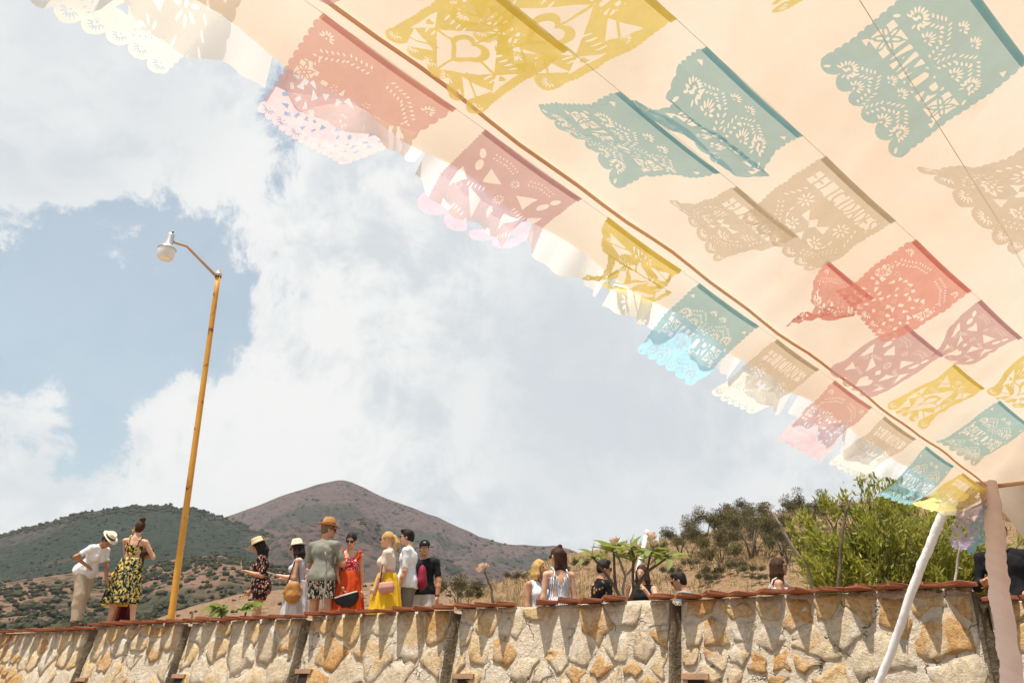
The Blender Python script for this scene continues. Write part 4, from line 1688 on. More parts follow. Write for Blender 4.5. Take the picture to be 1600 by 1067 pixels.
class Person:
    """local frame: x to the person's right, y forward, z up, origin between the feet"""

    def __init__(s, label, px, Y=None, head_y=None, H=1.7, heading=0, lean=0, side=0, skinm=0, head=(0, 0, 0), arms=None, stance=0.0, step=0.0, sex='f', h=0.0115, group=None, zoff=0.0):
        s.H, s.sex, s.h = H, sex, h
        k = s.k = H / 1.7
        if Y is None:                     # distance from the terrace level and the height of the head in the photo
            Y = 12.0
            r = ray(px, head_y)
            for _ in range(30):
                X = r[0] / r[1] * Y
                Y = 0.5 * Y + 0.5 * (float(zg(X)) + H - EYE) / (r[2] / r[1])
        r = ray(px, 950)
        X = r[0] / r[1] * Y
        s.root = empty('person', (X, Y, float(zg(X)) + zoff), R(heading))
        tag(s.root, label, 'person', group)
        f = 1.0 if sex == 'f' else 1.12
        sh_w = (0.165 if sex == 'f' else 0.20) * k
        hip_w = 0.088 * k
        M = rot('X', -lean) @ rot('Y', side)
        s.M = M
        pel = np.array([0, 0, 0.93 * k])

        def up(p):
            return pel + M @ (np.array(p, float) * k)
        s.up = up
        J = s.J = {}
        J['pel'] = pel
        J['waist'] = up((0, 0.005, 0.13))
        J['chest'] = up((0, 0.0, 0.34))
        J['neck'] = up((0, -0.012, 0.51))
        J['nk2'] = up((0, 0.01, 0.575))
        hp, hy, hr = head
        s.HM = M @ rot('Z', hy) @ rot('X', -hp) @ rot('Y', hr)
        J['head'] = J['nk2'] + s.HM @ (np.array([0, 0.022, 0.085]) * k)
        for sg, nm in ((-1, 'L'), (1, 'R')):
            J['hip' + nm] = np.array([sg * hip_w, 0, 0.90 * k])
            J['ank' + nm] = np.array([sg * (0.075 + stance) * k, (step if sg > 0 else -step) * k, 0.075 * k])
            J['kn' + nm] = (J['hip' + nm] * 0.5 + J['ank' + nm] * 0.5) + np.array([0, 0.025 * k, 0.02 * k])
            J['toe' + nm] = J['ank' + nm] + np.array([sg * 0.03, 0.15, -0.045]) * k
            J['sh' + nm] = up((sg * sh_w / k, -0.01, 0.432))
            a = (arms or {}).get(nm, ((0.10, 0.02, -1), (0.02, 0.25, -1)))
            e, w_ = np.array(a[0], float), np.array(a[1], float)
            e = e / np.linalg.norm(e) * 0.285 * k
            w_ = w_ / np.linalg.norm(w_) * 0.245 * k
            J['el' + nm] = J['sh' + nm] + np.array([sg * e[0], e[1], e[2]])
            J['wr' + nm] = J['el' + nm] + np.array([sg * w_[0], w_[1], w_[2]])
            hd = np.array([sg * w_[0], w_[1], w_[2]])
            s.__dict__['hd' + nm] = hd / np.linalg.norm(hd)
        s.f = f
        s.parts = {}
        s.body(SK[skinm])

    def grid(s, lo, hi, h=None):
        return Field(lo, hi, h or s.h)

    def bounds(s, pad=0.17):
        P = np.array(list(s.J.values()))
        return P.min(0) - pad, P.max(0) + pad

    def torso(s, F, inf=0.0, k=0.05):
        J, kk, f = s.J, s.k, s.f
        M = s.M
        fem = s.sex == 'f'
        F.ell(s.up((0, -0.005, 0.0)), np.array([0.165 if fem else 0.16, 0.115, 0.13]) * kk + inf, M, k)
        F.ell(s.up((0, 0.0, 0.16)), np.array([0.122 if fem else 0.145, 0.092 if fem else 0.108, 0.16]) * kk + inf, M, k)
        F.ell(s.up((0, -0.005, 0.34)), np.array([0.142 if fem else 0.172, 0.10 if fem else 0.118, 0.15]) * kk + inf, M, k)
        for nm in 'LR':
            F.cap(s.up((0, -0.015, 0.468)), J['sh' + nm], 0.050 * kk + inf, (0.040 if fem else 0.046) * kk + inf, k * 0.7)
        if fem:
            for sg in (-1, 1):
                F.ell(s.up((sg * 0.07, 0.085, 0.315)), np.array([0.058, 0.055, 0.058]) * kk + inf, M, 0.03)
        for nm in 'LR':
            F.ell(J['hip' + nm] + np.array([0, -0.05, 0.0]) * kk, np.array([0.09, 0.085, 0.10]) * kk + inf, None, k)

    def legs(s, F, inf=0.0, k=0.03, taper=1.0):
        J, kk = s.J, s.k
        fm = 1.0 if s.sex == 'f' else 1.05
        for nm in 'LR':
            F.cap(J['hip' + nm], J['kn' + nm], 0.086 * kk * fm + inf, 0.056 * kk * fm + inf * taper, k)
            mid = J['kn' + nm] * 0.65 + J['ank' + nm] * 0.35 + np.array([0, -0.018 * kk, 0])
            F.cap(J['kn' + nm], mid, 0.052 * kk * fm + inf * taper, 0.055 * kk * fm + inf * taper, k)
            F.cap(mid, J['ank' + nm], 0.052 * kk * fm + inf * taper, 0.036 * kk * fm + inf * taper, k)

    def arm(s, F, nm, inf=0.0, frac=1.0, k=0.02):
        J, kk, f = s.J, s.k, s.f
        a, e, w_ = J['sh' + nm], J['el' + nm], J['wr' + nm]
        up_ = min(1, frac * 2)
        e2 = a + (e - a) * up_
        F.cap(a, e2, 0.043 * kk * f + inf, (0.043 + (0.036 - 0.043) * up_) * kk * f + inf, k)
        if frac > 0.5:
            lo = (frac - 0.5) * 2
            w2 = e + (w_ - e) * lo
            F.cap(e, e + (w2 - e) * 0.35, 0.036 * kk * f + inf, 0.037 * kk * f + inf, k)
            F.cap(e + (w2 - e) * 0.35, w2, 0.037 * kk * f + inf, 0.025 * kk * f + inf, k)

    def hand(s, F, nm):
        kk = s.k * (1.0 if s.sex == 'f' else 1.08)
        w_, d = s.J['wr' + nm], s.__dict__['hd' + nm]
        ref = np.array([0, 0, 1.0]) if abs(d[2]) < 0.8 else np.array([0, 1.0, 0])
        sd_ = np.cross(d, ref)
        sd_ /= np.linalg.norm(sd_)
        nr = np.cross(sd_, d)
        sg = 1 if nm == 'R' else -1
        if abs(d[2]) >= 0.8:
            sd_, nr = ref - d * (ref @ d), sd_
            sd_ /= np.linalg.norm(sd_)
        pc = w_ + d * 0.045 * kk
        F.cap(w_, pc, 0.024 * kk, 0.026 * kk, 0.015)
        F.cap(pc - sd_ * 0.022 * kk, pc + sd_ * 0.022 * kk, 0.019 * kk, 0.019 * kk, 0.015)
        for i, (o, ln) in enumerate(((-0.036, 0.062), (-0.012, 0.075), (0.012, 0.080), (0.036, 0.072))):
            p0 = pc + d * 0.02 * kk + sd_ * o * 0.85 * kk
            p1 = p0 + d * ln * 0.55 * kk + sd_ * o * 0.35 * kk - nr * 0.006 * kk
            p2 = p1 + d * ln * 0.38 * kk + sd_ * o * 0.1 * kk - nr * 0.018 * kk
            F.cap(p0, p1, 0.0092 * kk, 0.0085 * kk, 0.004)
            F.cap(p1, p2, 0.0085 * kk, 0.0075 * kk, 0.002)
        t0 = w_ + d * 0.025 * kk + sd_ * 0.026 * kk
        t1 = t0 + d * 0.025 * kk + sd_ * 0.03 * kk - nr * 0.008 * kk
        t2 = t1 + d * 0.032 * kk + sd_ * 0.006 * kk - nr * 0.01 * kk
        F.cap(t0, t1, 0.0125 * kk, 0.0105 * kk, 0.008)
        F.cap(t1, t2, 0.0105 * kk, 0.0085 * kk, 0.003)
        s.__dict__['palm' + nm] = pc + d * 0.05 * kk

    def hp(s, p):
        return s.J['head'] + s.HM @ (np.array(p, float) * s.k)

    def body(s, mat):
        lo, hi = s.bounds()
        F = s.grid(lo, hi)
        J, kk = s.J, s.k
        s.torso(F)
        s.legs(F)
        for nm in 'LR':
            s.arm(F, nm)
            s.hand(F, nm)
            F.cap(J['ank' + nm] + np.array([0, -0.03, -0.035]) * kk, J['toe' + nm], 0.036 * kk, 0.028 * kk, 0.02)
        F.cap(J['neck'], J['nk2'] + s.HM @ np.array([0, 0.0, 0.04]) * kk, 0.052 * kk * s.f, 0.048 * kk * s.f, 0.03)
        HMx = s.HM
        F.ell(s.hp((0, -0.008, 0.025)), np.array([0.073, 0.092, 0.088]) * kk, HMx, 0.02)
        F.ell(s.hp((0, 0.022, -0.030)), np.array([0.058, 0.070, 0.078]) * kk, HMx, 0.02)
        F.ell(s.hp((0, 0.070, -0.088)), np.array([0.026, 0.020, 0.018]) * kk, HMx, 0.02)
        F.cap(s.hp((0, 0.088, 0.012)), s.hp((0, 0.107, -0.026)), 0.008 * kk, 0.013 * kk, 0.010)
        F.cap(s.hp((-0.02, 0.083, -0.058)), s.hp((0.02, 0.083, -0.058)), 0.0075 * kk, 0.0075 * kk, 0.008)
        for sg in (-1, 1):
            F.ell(s.hp((sg * 0.074, -0.006, -0.008)), np.array([0.010, 0.018, 0.030]) * kk, HMx, 0.006)
            F.ell(s.hp((sg * 0.031, 0.086, 0.008)), np.array([0.016, 0.012, 0.010]) * kk, HMx, 0.0, sub=True)
        s.add('body', F, mat)
        # eyes and lips sit in the face
        for sg in (-1, 1):
            E_ = Field(s.hp((sg * 0.031, 0.078, 0.008)) - 0.02, s.hp((sg * 0.031, 0.078, 0.008)) + 0.02, 0.004)
            E_.ell(s.hp((sg * 0.031, 0.077, 0.008)), np.array([0.013, 0.008, 0.007]) * kk, HMx, 0)
            s.add('eye', E_, M_eye)
        L_ = Field(s.hp((0, 0.086, -0.058)) - 0.035, s.hp((0, 0.086, -0.058)) + 0.035, 0.004)
        L_.cap(s.hp((-0.018, 0.0845, -0.058)), s.hp((0.018, 0.0845, -0.058)), 0.0078, 0.0078, 0)
        s.add('lips', L_, M_lips)

    def add(s, name, F, mat):
        me = F.mesh(name) if isinstance(F, Field) else F
        if me is None:
            return None
        o = obj(name, me, mat, s.root)
        return o

    # ---- clothing
    def top(s, mat, hem=-0.02, sleeve=0.3, inf=0.016, neck=0.085, cutz=None, name='shirt', straps=False, flare=0.0, vneck=0.0):
        lo, hi = s.bounds()
        F = s.grid(lo, hi)
        s.torso(F, inf * 0.55, 0.045)
        if hem < 0.03:
            F.ell(s.up((0, 0.0, 0.0)), np.array([0.185, 0.138, 0.17]) * s.k + inf * 0.55 + 0.010, s.M, 0.045)
        if sleeve > 0:
            for nm in 'LR':
                s.arm(F, nm, max(inf * 0.3, 0.008), sleeve, 0.03)
        F.rough(0.009, 15, s.H * 7, (1, 1, 0.7))
        n = s.M @ np.array([0, 0, 1.0])
        F.cut(s.up((0, 0, hem)), -n)
        F.ell(s.up((0, 0.02, 0.555)), np.array([neck, neck, 0.07]) * s.k, s.M, 0, sub=True)
        if vneck:
            F.ell(s.up((0, 0.11 if vneck > 0 else -0.11, 0.50)), np.array([0.045, 0.06, abs(vneck)]) * s.k, s.M, 0, sub=True)
        if cutz is not None:
            F.cut(s.up((0, 0, cutz)), n)
        if sleeve <= 0:
            for sg, nm in ((-1, 'L'), (1, 'R')):
                F.cut(s.J['sh' + nm] + s.M @ np.array([-sg * 0.015, 0, 0]), s.M @ np.array([sg * 1.0, 0, 0.15]))
        o = s.add(name, F, mat)
        if straps:
            for sg in (-1, 1):
                m = MB()
                x = sg * 0.085
                zt = cutz if cutz is not None else 0.4
                P = [s.up((x, 0.125, zt - 0.02)), s.up((x, 0.085, 0.46)), s.up((x * 1.05, 0.0, 0.528)), s.up((x, -0.075, 0.49)), s.up((x, -0.112, 0.41)), s.up((x, -0.122, zt - 0.02))]
                m.tube(P, 0.011 * s.k, 6)
                m.build('strap', mat, s.root)
        return o

    def legwear(s, mat, waist=0.08, hem=0.09, inf=0.018, taper=1.0, name='trousers'):
        lo, hi = s.bounds()
        F = s.grid(lo, hi)
        s.torso(F, 0.006, 0.03)
        s.legs(F, inf * 0.75, 0.02, taper)
        F.rough(0.007, 9, s.H * 5, (1, 1, 0.5))
        F.cut((0, 0, hem * s.k), (0, 0, -1))
        F.cut(s.up((0, 0, waist)), s.M @ np.array([0, 0, 1.0]))
        return s.add(name, F, mat)

    def skirt(s, mat, waist=0.12, hem=0.3, r1=(0.30, 0.26), folds=9, famp=0.018, name='skirt', shift=(0, 0), pw=0.62, r0=None):
        lo, hi = s.bounds(0.3)
        F = s.grid(lo, hi)
        wz = s.up((0, 0, waist))
        F.cone(hem * s.k, wz[2], (shift[0], shift[1]), (wz[0], wz[1]), (r1[0] * s.k, r1[1] * s.k), r0 or (0.150 * s.k, 0.130 * s.k), folds, famp, s.H * 9, pw=pw)
        F.rough(0.006, 8, s.H * 3)
        return s.add(name, F, mat)

    # ---- hair, hats and glasses
    def hair(s, mat, kind='short'):
        c = s.J['head']
        F = Field(c - np.array([0.26, 0.32, 0.48]), c + np.array([0.26, 0.26, 0.30]), 0.0095)
        kk = s.k
        F.ell(s.hp((0, -0.016, 0.034)), np.array([0.082, 0.100, 0.092]) * kk, s.HM, 0)
        if kind in ('long', 'bob', 'wavy'):
            ln = {'long': 0.34, 'bob': 0.17, 'wavy': 0.22}[kind]
            for x, y, r_ in ((-0.062, -0.02, .034), (0.062, -0.02, .034), (-0.035, -0.075, .042), (0.035, -0.075, .042), (0, -0.085, .042), (-0.07, 0.02, .022), (0.07, 0.02, .022)):
                p0 = s.hp((x, y, 0.02))
                p1 = s.hp((x * 1.15, y * 1.1, -0.10))
                p2 = p1 + np.array([0, 0, -(ln - 0.10)]) * kk + s.M @ np.array([x * 0.3, -0.01, 0])
                F.cap(p0, p1, r_ * kk, r_ * kk, 0.02)
                F.cap(p1, p2, r_ * kk, r_ * 0.65 * kk, 0.02)
        if kind == 'bun':
            F.ell(s.hp((0.01, -0.055, 0.145)), np.array([0.048, 0.050, 0.046]) * kk, s.HM, 0.015)
            F.ell(s.hp((0, -0.055, -0.01)), np.array([0.068, 0.062, 0.08]) * kk, s.HM, 0.02)
        if kind == 'halfup':
            F.ell(s.hp((0.01, -0.05, 0.125)), np.array([0.034, 0.034, 0.032]) * kk, s.HM, 0.012)
            for x in (-0.05, -0.017, 0.017, 0.05):
                F.cap(s.hp((x, -0.07, 0.03)), s.hp((x * 1.3, -0.085, -0.15)), 0.045 * kk, 0.032 * kk, 0.02)
        if kind == 'pony':
            F.ell(s.hp((0, -0.105, 0.04)), np.array([0.026, 0.03, 0.026]) * kk, s.HM, 0.012)
            F.cap(s.hp((0, -0.12, 0.035)), s.hp((0, -0.165, -0.06)), 0.030 * kk, 0.036 * kk, 0.02)
            F.cap(s.hp((0, -0.165, -0.06)), s.hp((0, -0.13, -0.20)), 0.036 * kk, 0.014 * kk, 0.02)
        if kind == 'tied':
            F.ell(s.hp((0, -0.085, -0.055)), np.array([0.045, 0.04, 0.045]) * kk, s.HM, 0.02)
            F.ell(s.hp((0, -0.05, -0.02)), np.array([0.076, 0.065, 0.07]) * kk, s.HM, 0.02)
        if kind in ('short', 'buzz', 'cap'):
            F.ell(s.hp((0, -0.045, -0.015)), np.array([0.072, 0.066, 0.07]) * kk, s.HM, 0.02)
        if kind == 'short':
            F.ell(s.hp((0, 0.035, 0.10)), np.array([0.062, 0.055, 0.030]) * kk, s.HM, 0.02)
        F.rough(0.006 if kind != 'buzz' else 0.001, 24, s.H, (1, 1, 0.35))
        F.ell(s.hp((0, 0.085, -0.035)), np.array([0.064, 0.070, 0.100]) * kk, s.HM, 0, sub=True)
        s.add('hair', F, mat)

    def hat(s, mat, band, brim=0.155, crown=0.105, tilt=8, curl=0.02, kind='fedora', cr=0.088):
        kk = s.k
        M = Matrix(np.array(s.HM @ rot('X', tilt)).tolist()).to_4x4()
        M.translation = Vector(s.hp((0, -0.012, 0.062)))
        M = M @ Matrix.Scale(kk, 4)
        ct = cr * (0.84 if kind == 'fedora' else 0.92)
        prof = [(cr - 0.004, 0.0), (cr + 0.012, -0.004), (brim * 0.8, -0.006), (brim, curl * 0.3), (brim, curl * 0.3 + 0.004), (brim * 0.8, -0.001), (cr + 0.006, 0.002), (cr + 0.001, 0.010), (cr - 0.003, crown * 0.5), (ct, crown * 0.93), (ct * 0.9, crown), (ct * 0.55, crown * 0.97), (0.001, crown * (0.90 if kind == 'fedora' else 0.99))]
        m = MB()
        m.lathe(prof, 30, None, 0.94, 1.10)
        v = np.array(m.v)
        rr = np.hypot(v[:, 0], v[:, 1])
        th = np.arctan2(v[:, 1], v[:, 0])
        br = np.clip((rr - cr - 0.015) / (brim - cr), 0, 1)
        v[:, 2] += br * (curl * 1.2 * np.cos(th) ** 2 - 0.020 * np.sin(th)) - br * 0.012
        if kind == 'fedora':
            topm = np.clip((v[:, 2] - crown * 0.5) / (crown * 0.5), 0, 1)
            v[:, 2] -= topm * 0.022 * np.exp(-(v[:, 0] / 0.022) ** 2) * (rr < cr)
            v[:, 0] *= 1 - 0.14 * topm * (v[:, 1] > 0) * (v[:, 1] / cr)
        v = [tuple(M @ Vector(p)) for p in v]
        h_ = build('hat', v, m.f, mat, s.root)
        b = MB()
        b.lathe([(cr + 0.004, 0.006), (cr + 0.005, 0.010), (cr + 0.002, 0.036), (cr - 0.002, 0.038)], 30, None, 0.94, 1.10)
        v = [tuple(M @ Vector(p)) for p in b.v]
        build('hat_band', v, b.f, band, h_)

    def cap_hat(s, mat):
        kk = s.k
        F = Field(s.J['head'] - 0.22, s.J['head'] + 0.24, 0.0095)
        F.ell(s.hp((0, -0.010, 0.050)), np.array([0.087, 0.106, 0.086]) * kk, s.HM, 0)
        F.cut(s.hp((0, 0, 0.042)), s.HM @ np.array([0, -0.1, -1.0]))
        F.ell(s.hp((0, 0.125, 0.050)), np.array([0.072, 0.078, 0.010]) * kk, s.HM, 0.006)
        h_ = s.add('cap', F, mat)
        b = MB()
        b.box((0, 0, 0), (0.04, 0.008, 0.022))
        M = Matrix(np.array(s.HM).tolist()).to_4x4()
        M.translation = Vector(s.hp((0, 0.092, 0.088)))
        build('cap_badge', [tuple(M @ Vector(p)) for p in b.v], b.f, M_white_p, h_, smooth=False)

    def glasses(s, mat=None):
        mat = mat or M_shades
        m = MB()
        for sg in (-1, 1):
            M = Matrix(np.array(s.HM).tolist()).to_4x4()
            M.translation = Vector(s.hp((sg * 0.033, 0.0955, 0.008)))
            M = M @ Matrix.Rotation(R(90), 4, 'X') @ Matrix.Scale(s.k, 4)
            m.lathe([(0.001, 0.006), (0.020, 0.005), (0.027, 0.0), (0.026, -0.004), (0.001, -0.005)], 14, M, 1.12, 0.9)
            m.tube([s.hp((sg * 0.060, 0.090, 0.012)), s.hp((sg * 0.080, 0.045, 0.012)), s.hp((sg * 0.082, -0.01, 0.006))], 0.004, 5)
        m.tube([s.hp((-0.012, 0.102, 0.012)), s.hp((0.012, 0.102, 0.012))], 0.003, 5)
        m.build('sunglasses', mat, s.root)

    def world(s, p):
        c, sn = math.cos(s.root.rotation_euler[2]), math.sin(s.root.rotation_euler[2])
        return np.array([s.root.location[0] + p[0] * c - p[1] * sn, s.root.location[1] + p[0] * sn + p[1] * c, s.root.location[2] + p[2]])

    def shoes(s, mat):
        for nm in 'LR':
            a = s.J['ank' + nm]
            F = Field(a - np.array([0.12, 0.16, 0.1]), a + np.array([0.14, 0.28, 0.06]), 0.012)
            F.cap(a + np.array([0, -0.035, -0.035]) * s.k, s.J['toe' + nm], 0.042 * s.k, 0.036 * s.k, 0.02)
            F.cut((0, 0, 0.004), (0, 0, -1))
            s.add('shoe', F, mat)


# ---- colours of clothes
M_eye = plain('eye_dark', (0.03, 0.02, 0.015), (0.02, 0.014, 0.01), rough=0.3)
M_lips = plain('lips', (0.38, 0.11, 0.09), (0.33, 0.1, 0.08), rough=0.5)
M_shades = plain('sunglass_black', (0.012, 0.01, 0.01), (0.02, 0.014, 0.012), rough=0.15, spec=0.6)
M_white_p = plain('white_badge', (0.7, 0.7, 0.68))
M_whitetee = cloth('white_cotton', (0.80, 0.80, 0.81), (0.74, 0.74, 0.77))
M_khaki = cloth('khaki_linen', (0.52, 0.42, 0.31), (0.46, 0.37, 0.27))
M_olive = cloth('grey_green_jersey', (0.27, 0.27, 0.225), (0.23, 0.23, 0.19))
M_black = cloth('black_cotton', (0.018, 0.018, 0.02), (0.012, 0.012, 0.014), 0.0)
M_redd = cloth('orange_red_cotton', (0.62, 0.085, 0.02), (0.52, 0.06, 0.018), 0.15)
M_yel = cloth('yellow_cotton', (0.80, 0.50, 0.03), (0.74, 0.43, 0.025), 0.15)
M_mar = cloth('maroon_cloth', (0.10, 0.015, 0.018), (0.07, 0.01, 0.012))
M_pale = cloth('pale_pink_cotton', (0.66, 0.50, 0.44), (0.6, 0.44, 0.38), 0.2)
M_offw = cloth('white_grey_linen', (0.66, 0.63, 0.65), (0.55, 0.52, 0.55), 0.15)
M_lace = cloth('cream_lace', (0.78, 0.68, 0.58), (0.68, 0.54, 0.44), 0.15, 40.0)
M_greysh = cloth('grey_shorts', (0.20, 0.18, 0.155), (0.16, 0.145, 0.125))
M_whsh = cloth('white_shorts', (0.68, 0.65, 0.64), (0.6, 0.57, 0.56))
M_blueshirt = cloth('light_blue_cotton', (0.24, 0.38, 0.47), (0.2, 0.32, 0.41))
M_navy = cloth('navy_cloth', (0.02, 0.022, 0.035), (0.015, 0.016, 0.026), 0.0)
M_straw = plain('straw', (0.66, 0.51, 0.31), (0.56, 0.41, 0.23), 20, 0.9, 180, 0.5, 0.004)
M_strawp = plain('pale_straw', (0.74, 0.66, 0.50), (0.66, 0.57, 0.41), 20, 0.9, 180, 0.5, 0.004)
M_strawo = plain('orange_straw', (0.50, 0.24, 0.085), (0.42, 0.19, 0.065), 20, 0.9, 180, 0.5, 0.004)
M_band = plain('dark_band', (0.03, 0.02, 0.016), (0.02, 0.014, 0.012))
M_bandl = plain('light_band', (0.55, 0.55, 0.42), (0.5, 0.5, 0.38))
M_leather = plain('tan_leather', (0.42, 0.20, 0.055), (0.34, 0.155, 0.04), 8, 0.6, 60, 0.3)
M_dkleather = plain('dark_leather', (0.10, 0.04, 0.02), (0.07, 0.03, 0.015), 8, 0.6)
M_pinkbag = plain('dusty_pink_leather', (0.50, 0.24, 0.20), (0.45, 0.2, 0.17), 8, 0.6)
M_hotpink = plain('crimson_nylon', (0.25, 0.012, 0.035), (0.2, 0.01, 0.03), 8, 0.7)
M_blackbag = plain('black_bag', (0.012, 0.012, 0.016), (0.02, 0.018, 0.02), 8, 0.6)
M_stripe_bag = plain('white_trim', (0.6, 0.58, 0.55))
M_shoe = plain('shoe_brown', (0.12, 0.06, 0.035), (0.08, 0.045, 0.03))


def print_mat(name, base, cols, scale, stretch=(1, 1, 1), thr=0.42, distort=0.35):
    """cloth with a printed pattern of separate motifs"""
    def fn(t, co):
        c2 = t.vmath('MULTIPLY', co, stretch)
        c2 = t.vmath('ADD', c2, t.vmath('SCALE', t.noise(c2, scale * 0.8, 2, out=1), scale=distort / scale))
        col = base
        for i, (c, sc, th) in enumerate(cols):
            q = t.vmath('ADD', c2, (3.1 * i, 1.7 * i, 2.3 * i))
            nd = t.node('ShaderNodeTexVoronoi', feature='F1')
            t.put(nd, 'Vector', q)
            t.put(nd, 'Scale', scale * sc)
            m = t.math('SUBTRACT', 1.0, t.ramp(nd.outputs[0], th - 0.04, th + 0.04))
            # bite a second circle out of each motif, which leaves crescents
            nd2 = t.node('ShaderNodeTexVoronoi', feature='F1')
            t.put(nd2, 'Vector', t.vmath('ADD', q, (0.16 / (scale * sc), 0.1 / (scale * sc), 0.2 / (scale * sc))))
            t.put(nd2, 'Scale', scale * sc)
            m2 = t.ramp(nd2.outputs[0], th * 0.62, th * 0.74)
            m = t.math('MULTIPLY', m, m2)
            col = t.mix(m, col, c)
        return pbsdf(t, col, 0.9, t.noise(co, 9.0, 3, 0.5, 0.8), 0.5, 0.02, 0.1)
    return material(name, fn)


M_banana = print_mat('banana_print', (0.016, 0.017, 0.014), [((0.10, 0.13, 0.075), 1.2, 0.50), ((0.68, 0.47, 0.10), 1.0, 0.46), ((0.40, 0.37, 0.2), 1.5, 0.36)], 15.0, (1, 1, 0.8))
M_romper = print_mat('dark_floral_print', (0.02, 0.014, 0.014), [((0.60, 0.42, 0.33), 1.0, 0.36), ((0.48, 0.15, 0.09), 0.9, 0.30)], 30.0, (1, 1, 0.5))
M_ikat = print_mat('ikat_print', (0.03, 0.03, 0.03), [((0.62, 0.56, 0.47), 1.0, 0.44), ((0.52, 0.47, 0.4), 1.5, 0.34)], 20.0, (1.2, 1.2, 0.6))
M_floral = print_mat('black_flower_shirt', (0.014, 0.013, 0.016), [((0.62, 0.34, 0.24), 0.7, 0.36), ((0.5, 0.26, 0.06), 0.9, 0.22)], 11.0)
M_redprint = print_mat('red_white_print', (0.52, 0.02, 0.03), [((0.72, 0.52, 0.5), 1.0, 0.42)], 32.0)
M_pastel = print_mat('pastel_print', (0.70, 0.66, 0.64), [((0.6, 0.2, 0.16), 1.0, 0.34), ((0.25, 0.38, 0.5), 0.8, 0.34)], 20.0)


def stripes_fn(t, co):
    sx = t.node('ShaderNodeSeparateXYZ')
    t.l.new(co, sx.inputs[0])
    ang = t.math('ARCTAN2', sx.outputs[1], sx.outputs[0])
    s_ = t.math('SINE', t.math('MULTIPLY', ang, 34.0))
    f_ = t.ramp(s_, -0.15, 0.15)
    col = t.mix(f_, (0.70, 0.69, 0.70), (0.15, 0.19, 0.30))
    return pbsdf(t, col, 0.9, t.noise(co, 9.0, 3, 0.5, 0.8), 0.5, 0.02, 0.1)


M_stripe = material('blue_white_stripes', stripes_fn)


# ---- bags and phones are things of their own
def bag(label, F, mat, strap=None, strapmat=None, extra=None, name='handbag'):
    me = F.mesh('bag_body')
    lo = np.array([v.co[:] for v in me.vertices])
    c = np.array([lo[:, 0].mean(), lo[:, 1].mean(), lo[:, 2].min()])
    e = empty(name, c)
    tag(e, label, 'bag')
    for v in me.vertices:
        v.co = Vector(v.co) - Vector(c)
    obj('bag_body', me, mat, e)
    if strap is not None:
        for st_ in strap:
            m = MB()
            m.tube([np.array(p) - c for p in st_], 0.009, 6)
            m.build('shoulder_strap', strapmat or mat, e)
    if extra is not None:
        m = MB()
        m.tube([np.array(p) - c for p in extra[0]], extra[2], 8)
        m.build('trim', extra[1], e)
    return e


def phone(label, p, direction, mat=None):
    e = empty('phone', p)
    tag(e, label, 'phone')
    d = Vector(direction).normalized()
    q = d.to_track_quat('Z', 'Y').to_matrix()
    m = MB()
    m.box((0, 0, 0.05), (0.076, 0.010, 0.148), None)
    build('phone_case', [tuple(q @ Vector(v)) for v in m.v], m.f, mat or M_straw, e, smooth=False)
    m = MB()
    m.box((0, 0.0065, 0.05), (0.066, 0.003, 0.136), None)
    build('phone_screen', [tuple(q @ Vector(v)) for v in m.v], m.f, M_shades, e, smooth=False)


# ---- the people, left to right along the wall
p = Person('woman bending forward in white t-shirt, khaki trousers and banded straw hat, hand on hip', 122, Y=13.75, H=1.60, heading=-112, lean=34, skinm=2, head=(14, 0, 0), step=0.10,
           arms={'R': ((0.75, -0.42, -0.62), (-0.75, 0.2, -0.42)), 'L': ((0.0, 0.25, -1), (-0.3, 0.5, -0.9))})
p.hair(HAIR['black'], 'tied')
p.hat(M_strawp, M_band, 0.148, 0.10, 4)
p.top(M_whitetee, -0.06, 0.30, 0.028, vneck=0.06)
p.legwear(M_khaki, 0.03, 0.09, 0.035, 1.5)
p.shoes(M_shoe)

p = Person('woman in yellow dress stooping between the khaki trousers and the banana print dress', 178, Y=14.6, H=1.55, heading=-75, lean=36, skinm=2, head=(20, 0, 0), arms={'R': ((0.05, 0.0, -1), (-0.2, 0.1, -1)), 'L': ((0.05, 0.0, -1), (-0.2, 0.1, -1))}, h=0.014)
p.hair(HAIR['brown'], 'long')
p.top(M_yel, -0.05, 0.25, 0.02, name='bodice')
p.skirt(M_yel, 0.10, 0.42, (0.23, 0.22))
p = Person('person in long dark maroon dress behind the banana print dress', 195, Y=15.0, H=1.36, heading=-20, skinm=2, h=0.014)
p.hair(HAIR['black'], 'long')
p.top(M_mar, -0.05, 0.25, 0.02, name='bodice')
p.skirt(M_mar, 0.12, 0.06, (0.22, 0.2))

p = Person('woman seen from behind in two-piece dress printed with yellow bananas, hair in a bun', 192, Y=13.9, H=1.72, heading=8, lean=-2, side=3, skinm=1, head=(4, 12, 6), stance=0.11,
           arms={'R': ((0.5, 0.25, -0.85), (-0.45, 0.55, 0.55)), 'L': ((0.05, 0.7, -0.7), (-0.25, 0.5, 0.9))})
p.hair(HAIR['brown'], 'bun')
p.top(M_banana, 0.20, 0, 0.012, cutz=0.37, name='crop_top', straps=True)
p.skirt(M_banana, 0.16, 0.36, (0.285, 0.24), 11, 0.016, shift=(-0.05, 0))
p.shoes(M_shoe)
m = MB()
m.lathe([(0.001, -0.03), (0.018, -0.012), (0.018, 0.012), (0.001, 0.03)], 10, Matrix.Translation(Vector(p.hp((-0.084, 0.0, -0.06)))))
m.build('earring', M_yel, p.root)

